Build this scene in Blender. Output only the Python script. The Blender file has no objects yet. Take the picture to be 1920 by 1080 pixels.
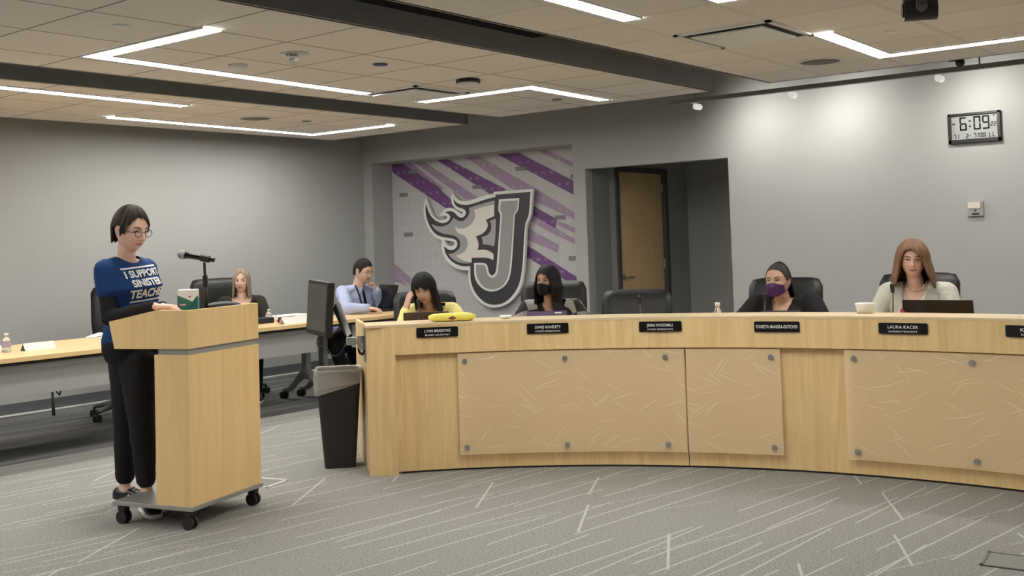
import bpy, bmesh, math, random
import numpy as np
from mathutils import Vector, Matrix, Euler, noise
from mathutils.geometry import tessellate_polygon
from mathutils.bvhtree import BVHTree
random.seed(7)
S = bpy.context.scene
COL = S.collection
PI = math.pi
def V(*a): return Vector(a)

# ---------------------------------------------------------------- camera model (f in px of a 1920 wide frame)
F_PX, CX, CY, CAM_H = 2013.6, 960.0, 360.0, 1.42
YAW, PITCH, ROLL = -0.6703, 0.04403, 0.03127
def _axes():
    cy, sy = math.cos(YAW), math.sin(YAW)
    f = V(sy*math.cos(PITCH), cy*math.cos(PITCH), math.sin(PITCH))
    r = V(cy, -sy, 0); d = -(r.cross(f))
    c, s = math.cos(ROLL), math.sin(ROLL)
    return c*r + s*d, -s*r + c*d, f
AR, AD, AF = _axes()
CAM = V(0, 0, CAM_H)
def ray(x, y): return AR*((x-CX)/F_PX) + AD*((y-CY)/F_PX) + AF
def at(x, y, ax, val):            # point of the place seen at a pixel, on the plane axis = val
    d = ray(x, y); t = (val - CAM[ax]) / d[ax]
    return CAM + d*t
def dp(x, y, depth): return CAM + ray(x, y)*depth
def depth_of(p): return (Vector(p)-CAM).dot(AF)
DC = V(-1.658, 2.03, 0)           # centre of the curved dais
def onarc(x, y, R):
    d = ray(x, y); o = CAM - DC
    a = d.x*d.x + d.y*d.y; b = 2*(d.x*o.x + d.y*o.y); c = o.x*o.x + o.y*o.y - R*R
    t = (-b + math.sqrt(b*b-4*a*c))/(2*a)
    return CAM + d*t
def arc(deg, R, z=0.0): return V(DC.x + R*math.cos(math.radians(deg)), DC.y + R*math.sin(math.radians(deg)), z)
def arcdeg(p): return math.degrees(math.atan2(p[1]-DC.y, p[0]-DC.x))

# ---------------------------------------------------------------- objects
def tag(o, label=None, cat=None, group=None, kind=None):
    if label: o['label'] = label
    if cat: o['category'] = cat
    if group: o['group'] = group
    if kind: o['kind'] = kind
    return o
def empty(name, loc=(0,0,0), rotz=0.0, label=None, cat=None, group=None, kind=None):
    o = bpy.data.objects.new(name, None); COL.objects.link(o)
    o.empty_display_size = .1
    o.location = loc; o.rotation_euler = (0, 0, rotz)
    return tag(o, label, cat, group, kind)
def children(o): return [c for c in COL.objects if c.parent == o]
def copy_tree(o, parent=None):
    c = o.copy(); COL.objects.link(c)
    if parent: c.parent = parent
    for ch in children(o): copy_tree(ch, c)
    return c

class MB:
    """collects shapes, links them as one mesh object"""
    def __init__(s, M=None): s.v = []; s.f = []; s.mi = []; s.sm = []; s.M = M
    def add(s, vs, fs, mi=0, smooth=False, M=None):
        o = len(s.v)
        for p in vs:
            p = Vector(p)
            if M is not None: p = M @ p
            if s.M is not None: p = s.M @ p
            s.v.append(p)
        for f in fs:
            s.f.append([i+o for i in f]); s.mi.append(mi); s.sm.append(smooth)
        return s
    def box(s, c, d, mi=0, M=None, rz=0.0, bev=0.0):
        x, y, z = d[0]/2, d[1]/2, d[2]/2
        T = Matrix.Translation(Vector(c)) @ Matrix.Rotation(rz, 4, 'Z')
        if M is not None: T = M @ T
        b = min(bev, x*.9, y*.9, z*.9)
        if b <= 0:
            vs = [(i*x, j*y, k*z) for i in (-1,1) for j in (-1,1) for k in (-1,1)]
            fs = [(0,1,3,2),(4,6,7,5),(0,4,5,1),(2,3,7,6),(0,2,6,4),(1,5,7,3)]
            return s.add(vs, fs, mi, M=T)
        bm = bmesh.new(); bmesh.ops.create_cube(bm, size=1)
        for v in bm.verts: v.co = Vector((v.co.x*2*x, v.co.y*2*y, v.co.z*2*z))
        bmesh.ops.bevel(bm, geom=bm.edges[:], offset=b, segments=2, profile=.6, affect='EDGES')
        bm.verts.index_update()
        s.add([v.co.copy() for v in bm.verts], [[v.index for v in f.verts] for f in bm.faces], mi, M=T); bm.free()
        return s
    def cyl(s, p0, p1, r0, r1=None, n=20, mi=0, smooth=True, M=None, caps=True):
        if r1 is None: r1 = r0
        p0, p1 = Vector(p0), Vector(p1); a = (p1-p0).normalized()
        u = a.orthogonal().normalized(); w = a.cross(u)
        vs = []
        for p, r in ((p0, r0), (p1, r1)):
            for k in range(n):
                t = 2*PI*k/n; vs.append(p + u*(r*math.cos(t)) + w*(r*math.sin(t)))
        fs = [(k, (k+1) % n, n+(k+1) % n, n+k) for k in range(n)]
        s.add(vs, fs, mi, smooth, M)
        if caps:
            s.add(vs[:n], [list(range(n))[::-1]], mi, False, M); s.add(vs[n:], [list(range(n))], mi, False, M)
        return s
    def tube(s, path, r, n=10, mi=0, M=None, closed=False):
        P = [Vector(p) for p in path]; m = len(P)
        rr = r if isinstance(r, (list, tuple)) else [r]*m
        vs = []; u = None
        for i in range(m):
            if closed: t = (P[(i+1) % m] - P[i-1]).normalized()
            else: t = (P[min(i+1, m-1)] - P[max(i-1, 0)]).normalized()
            if u is None: u = t.orthogonal().normalized()
            u = (u - t*u.dot(t)).normalized(); w = t.cross(u)
            for k in range(n):
                a = 2*PI*k/n; vs.append(P[i] + u*(rr[i]*math.cos(a)) + w*(rr[i]*math.sin(a)))
        fs = []
        for i in range(m if closed else m-1):
            j = (i+1) % m
            for k in range(n): fs.append((i*n+k, i*n+(k+1) % n, j*n+(k+1) % n, j*n+k))
        if not closed: fs += [list(range(n))[::-1], [(m-1)*n+k for k in range(n)]]
        return s.add(vs, fs, mi, True, M)
    def lathe(s, prof, c=(0,0,0), n=28, mi=0, M=None, smooth=True, cap=True):
        vs = []; m = len(prof)
        for r, z in prof:
            for k in range(n):
                a = 2*PI*k/n; vs.append((c[0]+r*math.cos(a), c[1]+r*math.sin(a), c[2]+z))
        fs = [(i*n+k, i*n+(k+1) % n, (i+1)*n+(k+1) % n, (i+1)*n+k) for i in range(m-1) for k in range(n)]
        if cap: fs += [list(range(n))[::-1], [(m-1)*n+k for k in range(n)]]
        return s.add(vs, fs, mi, smooth, M)
    def prism(s, loops, ext, mi=0, mi_side=None, M=None):
        """loops: 3-D outlines (first outer, others holes) in one plane; ext: extrusion vector"""
        loops = [[Vector(p) for p in L] for L in loops]; e = Vector(ext)
        flat = [p for L in loops for p in L]; n = len(flat)
        tris = tessellate_polygon(loops)
        s.add(flat, [list(t) for t in tris], mi, M=M)
        s.add([p+e for p in flat], [list(t)[::-1] for t in tris], mi, M=M)
        ms = mi if mi_side is None else mi_side
        for L in loops:
            m = len(L); s.add(L+[p+e for p in L], [(i, (i+1) % m, m+(i+1) % m, m+i) for i in range(m)], ms, M=M)
        return s
    def sphere(s, c, r, n=16, m=10, mi=0, M=None):
        r = Vector(r) if hasattr(r, '__len__') else Vector((r, r, r))
        vs = [Vector((0, 0, 1))]; 
        for i in range(1, m):
            ph = PI*i/m
            for k in range(n):
                a = 2*PI*k/n; vs.append(Vector((math.sin(ph)*math.cos(a), math.sin(ph)*math.sin(a), math.cos(ph))))
        vs.append(Vector((0, 0, -1)))
        fs = [(0, 1+k, 1+(k+1) % n) for k in range(n)]
        for i in range(m-2):
            for k in range(n): fs.append((1+i*n+k, 1+(i+1)*n+k, 1+(i+1)*n+(k+1) % n, 1+i*n+(k+1) % n))
        b = 1+(m-2)*n; fs += [(b+k, len(vs)-1, b+(k+1) % n) for k in range(n)]
        return s.add([Vector(c)+Vector((v.x*r.x, v.y*r.y, v.z*r.z)) for v in vs], fs, mi, True, M)
    def build(s, name, mats, parent=None, label=None, recalc=True):
        me = bpy.data.meshes.new(name)
        me.from_pydata([tuple(v) for v in s.v], [], s.f)
        if not isinstance(mats, (list, tuple)): mats = [mats]
        for m in mats: me.materials.append(m)
        me.polygons.foreach_set('material_index', s.mi); me.polygons.foreach_set('use_smooth', s.sm)
        if recalc:
            bm = bmesh.new(); bm.from_mesh(me)
            bmesh.ops.recalc_face_normals(bm, faces=bm.faces[:]); bm.to_mesh(me); bm.free()
        me.update()
        o = bpy.data.objects.new(name, me); COL.objects.link(o)
        if parent: o.parent = parent
        if label: o['label'] = label
        return o

def chaikin(pts, it=2, keep=50):
    pts = [Vector((p[0], p[1], 0)) for p in pts]
    for _ in range(it):
        out = []; n = len(pts)
        for i in range(n):
            a, b, c = pts[i-1], pts[i], pts[(i+1) % n]
            u, w = (b-a), (c-b)
            if u.length < 1e-9 or w.length < 1e-9: out.append(b); continue
            if math.degrees(u.angle(w)) > keep: out.append(b)
            else: out += [b - u*.25, b + w*.25]
        pts = out
    return [(p.x, p.y) for p in pts]
def spline(pts, n=8):
    P = [Vector(p) for p in pts]; out = []
    for i in range(len(P)-1):
        p0, p1, p2, p3 = P[max(i-1, 0)], P[i], P[i+1], P[min(i+2, len(P)-1)]
        for k in range(n):
            t = k/n; out.append(.5*((2*p1)+(p2-p0)*t+(2*p0-5*p1+4*p2-p3)*t*t+(3*p1-p0-3*p2+p3)*t**3))
    out.append(P[-1]); return out

def text_geo(body, size, bold=0.0, align='CENTER', spacing=1.0):
    cu = bpy.data.curves.new('t', 'FONT'); cu.body = body; cu.size = size; cu.offset = bold*size
    cu.align_x = align; cu.resolution_u = 3; cu.space_character = spacing
    o = bpy.data.objects.new('t', cu); COL.objects.link(o)
    dg = bpy.context.evaluated_depsgraph_get(); me = bpy.data.meshes.new_from_object(o.evaluated_get(dg))
    vs = [v.co.copy() for v in me.vertices]; fs = [list(p.vertices) for p in me.polygons]
    bpy.data.objects.remove(o); bpy.data.curves.remove(cu); bpy.data.meshes.remove(me)
    return vs, fs
def frame_m(o, x, y, z):      # matrix from origin and three axes
    return Matrix(((x[0], y[0], z[0], o[0]), (x[1], y[1], z[1], o[1]), (x[2], y[2], z[2], o[2]), (0, 0, 0, 1)))

# ---------------------------------------------------------------- materials
def nodes(m):
    m.use_nodes = True; nt = m.node_tree
    return nt, nt.nodes, nt.links, nt.nodes['Principled BSDF']
def mat(name, col, rough=.6, metal=0.0, spec=.5, bump=0.0, bscale=200, var=0.0, vscale=30, emit=0, alpha=1.0, trans=0.0, coat=0.0, sheen=0.0):
    m = bpy.data.materials.new(name); nt, N, L, b = nodes(m)
    c = (*col, 1)
    b.inputs['Base Color'].default_value = c; b.inputs['Roughness'].default_value = rough
    b.inputs['Metallic'].default_value = metal; b.inputs['Specular IOR Level'].default_value = spec
    b.inputs['Alpha'].default_value = alpha; b.inputs['Transmission Weight'].default_value = trans
    b.inputs['Coat Weight'].default_value = coat; b.inputs['Sheen Weight'].default_value = sheen
    tc = N.new('ShaderNodeTexCoord')
    if emit:
        b.inputs['Emission Color'].default_value = c; b.inputs['Emission Strength'].default_value = emit
    nz = N.new('ShaderNodeTexNoise'); nz.inputs['Scale'].default_value = vscale; nz.inputs['Detail'].default_value = 4
    L.new(tc.outputs['Object'], nz.inputs['Vector'])
    mx = N.new('ShaderNodeMixRGB'); v = max(var, .02)
    mx.inputs[1].default_value = (*[x*(1-v) for x in col], 1); mx.inputs[2].default_value = (*[min(1, x*(1+v)) for x in col], 1)
    L.new(nz.outputs['Fac'], mx.inputs[0]); L.new(mx.outputs[0], b.inputs['Base Color'])
    if bump:
        n2 = N.new('ShaderNodeTexNoise'); n2.inputs['Scale'].default_value = bscale; n2.inputs['Detail'].default_value = 3
        L.new(tc.outputs['Object'], n2.inputs['Vector'])
        bp = N.new('ShaderNodeBump'); bp.inputs['Strength'].default_value = bump; bp.inputs['Distance'].default_value = .003
        L.new(n2.outputs['Fac'], bp.inputs['Height']); L.new(bp.outputs['Normal'], b.inputs['Normal'])
    return m
def math_node(N, L, op, a, b=None, c=None):
    n = N.new('ShaderNodeMath'); n.operation = op
    for i, x in enumerate((a, b, c)):
        if x is None: continue
        if isinstance(x, (int, float)): n.inputs[i].default_value = x
        else: L.new(x, n.inputs[i])
    return n.outputs[0]
def wood(name, c1, c2, axis=2, scale=1.0, rough=.38):
    m = bpy.data.materials.new(name); nt, N, L, b = nodes(m)
    tc = N.new('ShaderNodeTexCoord'); mp = N.new('ShaderNodeMapping'); L.new(tc.outputs['Object'], mp.inputs['Vector'])
    s = [14*scale]*3; s[axis] = 1.1*scale; mp.inputs['Scale'].default_value = s
    n1 = N.new('ShaderNodeTexNoise'); n1.inputs['Scale'].default_value = 1.0; n1.inputs['Detail'].default_value = 7; n1.inputs['Distortion'].default_value = 1.6
    L.new(mp.outputs[0], n1.inputs['Vector'])
    mp2 = N.new('ShaderNodeMapping'); L.new(tc.outputs['Object'], mp2.inputs['Vector'])
    s2 = [150*scale]*3; s2[axis] = 5*scale; mp2.inputs['Scale'].default_value = s2
    n2 = N.new('ShaderNodeTexNoise'); n2.inputs['Scale'].default_value = 1.0; n2.inputs['Detail'].default_value = 3
    L.new(mp2.outputs[0], n2.inputs['Vector'])
    f = math_node(N, L, 'ADD', math_node(N, L, 'MULTIPLY', n1.outputs['Fac'], .72), math_node(N, L, 'MULTIPLY', n2.outputs['Fac'], .28))
    cr = N.new('ShaderNodeValToRGB'); cr.color_ramp.elements[0].position = .34; cr.color_ramp.elements[1].position = .66
    cr.color_ramp.elements[0].color = (*c2, 1); cr.color_ramp.elements[1].color = (*c1, 1)
    L.new(f, cr.inputs[0]); L.new(cr.outputs[0], b.inputs['Base Color'])
    b.inputs['Roughness'].default_value = rough; b.inputs['Specular IOR Level'].default_value = .35
    return m
M = {}
M['wall'] = mat('wall_paint', (.40,.405,.395), .62, bump=.25, bscale=260, var=.03, vscale=2)
M['wall2'] = mat('pale_wall_paint', (.78,.77,.74), .7)  # for the unseen walls, made pale to bounce more light into the room
M['wood'] = wood('maple_wood', (.90,.665,.35), (.74,.52,.245))
M['woodh'] = wood('maple_wood_side_grain', (.80,.58,.31), (.68,.46,.22), axis=1)
M['woodp'] = wood('maple_lectern_wood', (.90,.645,.32), (.80,.555,.26), scale=.8, rough=.42)
M['doorw'] = wood('door_veneer', (.88,.65,.36), (.80,.57,.30), scale=.7)
M['woodedge'] = mat('maple_edge_band', (.76,.60,.38), .35)
M['black'] = mat('black_plastic', (.012,.012,.013), .45)
M['blackg'] = mat('gloss_black_plastic', (.008,.008,.009), .18)
M['leather'] = mat('black_leather', (.008,.008,.009), .46, spec=.35, bump=.5, bscale=90, var=.2)
M['rubber'] = mat('dark_rubber', (.02,.02,.022), .7)
M['grey'] = mat('grey_laminate', (.30,.30,.29), .5)
M['greyp'] = mat('grey_panel', (.33,.33,.32), .6, bump=.1)
M['metal'] = mat('silver_metal', (.45,.45,.44), .35, metal=.8)
M['dkmetal'] = mat('grey_painted_metal', (.13,.135,.135), .45, metal=.3)
M['leg'] = mat('mid_grey_leg_metal', (.20,.20,.19), .42, metal=.2)
M['chrome'] = mat('brushed_nickel', (.62,.60,.56), .22, metal=1)
M['white'] = mat('white_plastic', (.78,.78,.75), .5)
M['paper'] = mat('white_paper', (.85,.84,.80), .7)
M['frame'] = mat('grey_door_frame', (.075,.08,.085), .5)
M['base'] = mat('grey_vinyl_base', (.10,.11,.115), .55)
M['fascia'] = mat('grey_ceiling_trim', (.25,.253,.252), .55)
M['deck'] = mat('black_deck_paint', (.012,.013,.016), .9)
M['led'] = mat('led_diffuser', (1.0,.985,.93), .4, emit=27)
M['lamp'] = mat('lamp_lens', (1.0,.95,.85), .4, emit=1.0)
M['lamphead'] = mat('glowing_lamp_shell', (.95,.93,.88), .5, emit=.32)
M['clear'] = mat('clear_plastic', (.9,.92,.92), .08, trans=.95, spec=.5)

def ceiling_mat(name, base, ox, oy, bar, dark, wbar):
    m = bpy.data.materials.new(name); nt, N, L, b = nodes(m)
    tc = N.new('ShaderNodeTexCoord'); sp = N.new('ShaderNodeSeparateXYZ'); L.new(tc.outputs['Object'], sp.inputs[0])
    T = .6096
    def dist(sock, off):
        a = math_node(N, L, 'DIVIDE', math_node(N, L, 'SUBTRACT', sock, off - T*40), T)
        fr = math_node(N, L, 'FRACT', math_node(N, L, 'ADD', a, .5))
        return math_node(N, L, 'MULTIPLY', math_node(N, L, 'ABSOLUTE', math_node(N, L, 'SUBTRACT', fr, .5)), T)
    dx, dy = dist(sp.outputs[0], ox), dist(sp.outputs[1], oy)
    d = math_node(N, L, 'MINIMUM', dx, dy)
    mbar = math_node(N, L, 'LESS_THAN', d, wbar)
    mshade = math_node(N, L, 'LESS_THAN', d, wbar+.004)  # shadow line of the tile edges, put into the colour
    nz = N.new('ShaderNodeTexNoise'); nz.inputs['Scale'].default_value = 160; nz.inputs['Detail'].default_value = 5; nz.inputs['Roughness'].default_value = .8
    L.new(tc.outputs['Object'], nz.inputs['Vector'])
    # each tile differs a little
    cb = N.new('ShaderNodeCombineXYZ')
    L.new(math_node(N, L, 'FLOOR', math_node(N, L, 'DIVIDE', math_node(N, L, 'SUBTRACT', sp.outputs[0], ox), T)), cb.inputs[0])
    L.new(math_node(N, L, 'FLOOR', math_node(N, L, 'DIVIDE', math_node(N, L, 'SUBTRACT', sp.outputs[1], oy), T)), cb.inputs[1])
    wn = N.new('ShaderNodeTexWhiteNoise'); L.new(cb.outputs[0], wn.inputs['Vector'])
    f = math_node(N, L, 'ADD', math_node(N, L, 'MULTIPLY', nz.outputs['Fac'], .7), math_node(N, L, 'MULTIPLY', wn.outputs['Value'], .3))
    mx = N.new('ShaderNodeMixRGB'); L.new(f, mx.inputs[0])
    mx.inputs[1].default_value = (*[c*.86 for c in base], 1); mx.inputs[2].default_value = (*[c*1.12 for c in base], 1)
    m2 = N.new('ShaderNodeMixRGB'); L.new(mshade, m2.inputs[0]); L.new(mx.outputs[0], m2.inputs[1]); m2.inputs[2].default_value = (*dark, 1)
    m3 = N.new('ShaderNodeMixRGB'); L.new(mbar, m3.inputs[0]); L.new(m2.outputs[0], m3.inputs[1]); m3.inputs[2].default_value = (*bar, 1)
    L.new(m3.outputs[0], b.inputs['Base Color']); b.inputs['Roughness'].default_value = .9
    bp = N.new('ShaderNodeBump'); bp.inputs['Strength'].default_value = .35; bp.inputs['Distance'].default_value = .003
    L.new(nz.outputs['Fac'], bp.inputs['Height']); L.new(bp.outputs['Normal'], b.inputs['Normal'])
    return m
TILE = (.82,.775,.72)
M['ceil_mid'] = ceiling_mat('ceiling_tiles_middle', TILE, -4.80, 4.62, (.36,.33,.30), (.16,.15,.14), .0025)
M['ceil_right'] = ceiling_mat('ceiling_tiles_right', TILE, -3.165, 5.53, (.80,.76,.70), (.42,.39,.36), .008)
M['ceil_left'] = ceiling_mat('ceiling_tiles_left', TILE, -7.92, 4.49, (.36,.33,.30), (.22,.20,.18), .0025)

def carpet():
    m = bpy.data.materials.new('patterned_grey_carpet'); nt, N, L, b = nodes(m)
    tc = N.new('ShaderNodeTexCoord'); sp = N.new('ShaderNodeSeparateXYZ'); L.new(tc.outputs['Object'], sp.inputs[0])
    X, Y = sp.outputs[0], sp.outputs[1]
    mn = lambda op, a, b_=None: math_node(N, L, op, a, b_)
    def layer(angle, period, seglen, width, density, seed, jitter):
        ca, sa = math.cos(math.radians(angle)), math.sin(math.radians(angle))
        t = mn('ADD', mn('MULTIPLY', X, ca), mn('MULTIPLY', Y, sa))
        s = mn('ADD', mn('MULTIPLY', X, -sa), mn('MULTIPLY', Y, ca))
        s = mn('ADD', s, 50.0+seed*.37)
        row = mn('FLOOR', mn('DIVIDE', s, period))
        c0 = N.new('ShaderNodeCombineXYZ'); L.new(row, c0.inputs[0]); c0.inputs[1].default_value = seed
        w0 = N.new('ShaderNodeTexWhiteNoise'); L.new(c0.outputs[0], w0.inputs['Vector'])
        tt = mn('ADD', mn('DIVIDE', t, seglen), mn('MULTIPLY', w0.outputs['Value'], 37.0))
        seg = mn('FLOOR', tt); ft = mn('FRACT', tt)
        c1 = N.new('ShaderNodeCombineXYZ'); L.new(row, c1.inputs[0]); L.new(seg, c1.inputs[1]); c1.inputs[2].default_value = seed
        w1 = N.new('ShaderNodeTexWhiteNoise'); L.new(c1.outputs[0], w1.inputs['Vector'])
        sc = N.new('ShaderNodeSeparateColor'); L.new(w1.outputs['Color'], sc.inputs[0])
        r1, r2, r3 = sc.outputs[0], sc.outputs[1], sc.outputs[2]
        fs = mn('FRACT', mn('DIVIDE', s, period))
        cen = mn('ADD', mn('MULTIPLY', mn('SUBTRACT', r1, .5), .55), .5)
        slope = mn('MULTIPLY', mn('SUBTRACT', r2, .5), jitter)
        cen = mn('ADD', cen, mn('MULTIPLY', slope, mn('SUBTRACT', ft, .5)))
        on = mn('LESS_THAN', mn('ABSOLUTE', mn('SUBTRACT', fs, cen)), width/period/2)
        on = mn('MULTIPLY', on, mn('LESS_THAN', r3, density))
        ln = mn('LESS_THAN', ft, mn('ADD', .55, mn('MULTIPLY', r2, .4)))
        return mn('MULTIPLY', on, ln)
    l = layer(82, .17, 1.9, .0095, .95, 1, .35)
    l = mn('MAXIMUM', l, layer(87, .33, 1.25, .0095, .75, 2, .2))
    l = mn('MAXIMUM', l, layer(120, .52, .75, .013, .42, 3, .2))
    l = mn('MAXIMUM', l, mn('MULTIPLY', layer(66, .42, .8, .009, .6, 4, .3), .6))
    nz = N.new('ShaderNodeTexNoise'); nz.inputs['Scale'].default_value = 95; nz.inputs['Detail'].default_value = 6; nz.inputs['Roughness'].default_value = .85
    L.new(tc.outputs['Object'], nz.inputs['Vector'])
    cr = N.new('ShaderNodeValToRGB'); e = cr.color_ramp.elements
    e[0].position = .36; e[0].color = (.135,.13,.12, 1); e[1].position = .66; e[1].color = (.42,.41,.385, 1)
    L.new(nz.outputs['Fac'], cr.inputs[0])
    mx = N.new('ShaderNodeMixRGB'); L.new(mn('MULTIPLY', l, .62), mx.inputs[0]); L.new(cr.outputs[0], mx.inputs[1]); mx.inputs[2].default_value = (.56,.56,.545, 1)
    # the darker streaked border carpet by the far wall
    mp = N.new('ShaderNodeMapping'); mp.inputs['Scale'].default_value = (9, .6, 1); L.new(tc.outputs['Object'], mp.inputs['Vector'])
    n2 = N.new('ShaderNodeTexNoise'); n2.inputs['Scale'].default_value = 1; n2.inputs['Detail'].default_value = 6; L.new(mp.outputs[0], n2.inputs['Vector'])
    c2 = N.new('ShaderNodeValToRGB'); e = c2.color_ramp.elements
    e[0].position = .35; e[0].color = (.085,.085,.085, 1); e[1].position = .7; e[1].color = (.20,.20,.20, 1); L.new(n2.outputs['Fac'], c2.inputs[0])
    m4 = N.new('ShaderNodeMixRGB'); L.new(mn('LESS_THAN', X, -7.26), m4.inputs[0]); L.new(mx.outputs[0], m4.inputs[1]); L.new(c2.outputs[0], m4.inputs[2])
    L.new(m4.outputs[0], b.inputs['Base Color']); b.inputs['Roughness'].default_value = .95; b.inputs['Specular IOR Level'].default_value = .15
    bp = N.new('ShaderNodeBump'); bp.inputs['Strength'].default_value = .5; bp.inputs['Distance'].default_value = .004
    L.new(nz.outputs['Fac'], bp.inputs['Height']); L.new(bp.outputs['Normal'], b.inputs['Normal'])
    return m
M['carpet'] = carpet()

def acrylic():
    m = bpy.data.materials.new('frosted_acrylic'); nt, N, L, b = nodes(m)
    tc = N.new('ShaderNodeTexCoord')
    vor = []
    prev = None
    for k, (sc, rot) in enumerate((((1.0, 7, 1), .55), ((1.0, 6, 1), -.45), ((1.2, 8, 1), .15), ((1, 6, 1), .95), ((1, 6, 1), .35), ((1, 6, 1), -.2), ((1, 6, 1), -.8))):
        m0 = N.new('ShaderNodeMapping'); m0.inputs['Rotation'].default_value = (0, 0, rot); L.new(tc.outputs['UV'], m0.inputs['Vector'])
        mp = N.new('ShaderNodeMapping'); mp.inputs['Scale'].default_value = (1.15, 60, 1)
        mp.inputs['Location'].default_value = (k*3.7, k*1.3, k*5.1); L.new(m0.outputs[0], mp.inputs['Vector'])
        v = N.new('ShaderNodeTexVoronoi'); v.feature = 'F1'; v.inputs['Scale'].default_value = 1.0; L.new(mp.outputs[0], v.inputs['Vector'])
        mm = math_node(N, L, 'LESS_THAN', v.outputs['Distance'], .085)
        prev = mm if prev is None else math_node(N, L, 'MAXIMUM', prev, mm)
    mx = N.new('ShaderNodeMixRGB'); L.new(prev, mx.inputs[0]); mx.inputs[1].default_value = (.99,.80,.52, 1); mx.inputs[2].default_value = (1,.92,.68, 1)
    L.new(mx.outputs[0], b.inputs['Base Color'])
    al = math_node(N, L, 'ADD', .46, math_node(N, L, 'MULTIPLY', prev, .16)); L.new(al, b.inputs['Alpha'])
    b.inputs['Roughness'].default_value = .35
    return m
M['acrylic'] = acrylic()
X0, Y1, YM, ZD, ZC = -9.47, 9.06, 9.40, 3.55, 2.592      # left wall, emblem wall, mural plane, deck, hung ceiling
XR, YF = 3.2, -4.5                                        # walls behind the camera
def struct(name, mb, m, parent=None, **k):
    o = mb.build(name, m, parent); 
    if parent is None: o['kind'] = 'structure'
    return o
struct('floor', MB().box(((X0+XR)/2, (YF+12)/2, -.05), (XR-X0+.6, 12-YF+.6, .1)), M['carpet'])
struct('ceiling', MB().box(((X0+XR)/2, (YF+12)/2, ZD+.05), (XR-X0+.6, 12-YF+.6, .1)), M['deck'])
struct('wall_left', MB().box((X0-.1, (YF+Y1)/2, ZD/2), (.2, Y1-YF+.6, ZD)), M['wall'])
struct('wall_right', MB().box((XR+.1, (YF+Y1)/2, ZD/2), (.2, Y1-YF+.6, ZD)), M['wall2'])
struct('wall_front', MB().box(((X0+XR)/2, YF-.1, ZD/2), (XR-X0, .2, ZD)), M['wall2'])
# the emblem wall with two openings: the mural niche and the door corridor
xa, xb, za = -9.322, -6.372, 2.385
xc, xd, zc = -6.22, -4.61, 2.115
wb = MB()
def wbox(x0, x1, z0, z1, y0=Y1, y1=Y1+.12): wb.box(((x0+x1)/2, (y0+y1)/2, (z0+z1)/2), (x1-x0, y1-y0, z1-z0))
wbox(X0, xa, 0, ZD); wbox(xa, xb, za, ZD); wbox(xb, xc, 0, ZD); wbox(xc, xd, zc, ZD); wbox(xd, XR, 0, ZD)
wbox(X0, xa, 0, za, Y1+.12, YM+.1); wbox(xb, xc, 0, za, Y1+.12, YM+.1); wbox(xa, xb, za, za+.1, Y1+.12, YM+.1)
struct('wall_back', wb, M['wall'])
# the corridor: left wall holds the door
hy = 11.15
h = MB()
def hbox(x0, x1, y0, y1, z0, z1): h.box(((x0+x1)/2, (y0+y1)/2, (z0+z1)/2), (x1-x0, y1-y0, z1-z0))
DY0, DY1, DZ = 9.60, 10.68, 2.16
hbox(xc-.15, xc, Y1+.12, DY0, 0, 2.5); hbox(xc-.15, xc, DY1, hy+.2, 0, 2.5); hbox(xc-.15, xc, DY0, DY1, DZ, 2.5)
hbox(xc-.15, xd+.15, hy, hy+.15, 0, 2.5); hbox(xd, xd+.15, Y1+.12, hy, 0, 2.5)
h.box(((xc+xd)/2, (Y1+.12+hy)/2, 2.55), (xd-xc+.3, hy-Y1, .1))
h.box((xc-.5, (DY0+DY1)/2, 1.2), (.05, 1.4, 2.5))
struct('wall_corridor', h, M['wall'])
# door_1
d = empty('door_1', (xc, (DY0+DY1)/2, 0), kind='structure')
def L3(p): return (p[0]-xc, p[1]-(DY0+DY1)/2, p[2])
fr = MB()
for y in (DY0+.035, DY1-.035): fr.box(L3((xc-.055, y, DZ/2)), (.15, .07, DZ), bev=.004)
fr.box(L3((xc-.055, (DY0+DY1)/2, DZ-.028)), (.15, DY1-DY0-.14, .055), bev=.004)
fr.build('door_frame', M['frame'], d)
leaf = MB().box(L3((xc-.045, (DY0+DY1)/2, (DZ-.055)/2+.004)), (.045, DY1-DY0-.15, DZ-.063), bev=.003).build('door_leaf', M['doorw'], d)
hd = MB(); hc = L3((xc-.022, DY0+.145, .975))
hd.cyl(hc, (hc[0]+.012, hc[1], hc[2]), .034); hd.cyl((hc[0]+.01, hc[1], hc[2]), (hc[0]+.06, hc[1], hc[2]), .012)
hd.tube([(hc[0]+.055, hc[1]-.01, hc[2]), (hc[0]+.058, hc[1]+.05, hc[2]), (hc[0]+.055, hc[1]+.125, hc[2]-.004)], .011)
hd.build('door_handle', M['chrome'], leaf)
for z in (1.95, 1.1, .25):
    MB().cyl(L3((xc-.012, DY1-.078, z-.05)), L3((xc-.012, DY1-.078, z+.05)), .011).build('hinge', M['metal'], leaf)
# baseboards
struct('baseboard_left', MB().box((X0+.006, (YF+Y1)/2, .052), (.012, Y1-YF, .104)), M['base'])
bb = MB(); bb.box((X0+.02, (YF+Y1)/2, .006), (.03, Y1-YF, .012))
struct('trim_1', bb, M['white'])
bb = MB()
for a, b_ in ((X0, xa), (xb, xc), (xd, XR)): bb.box(((a+b_)/2, Y1-.006, .052), (b_-a, .012, .104))
struct('baseboard_back', bb, M['base'])

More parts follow.
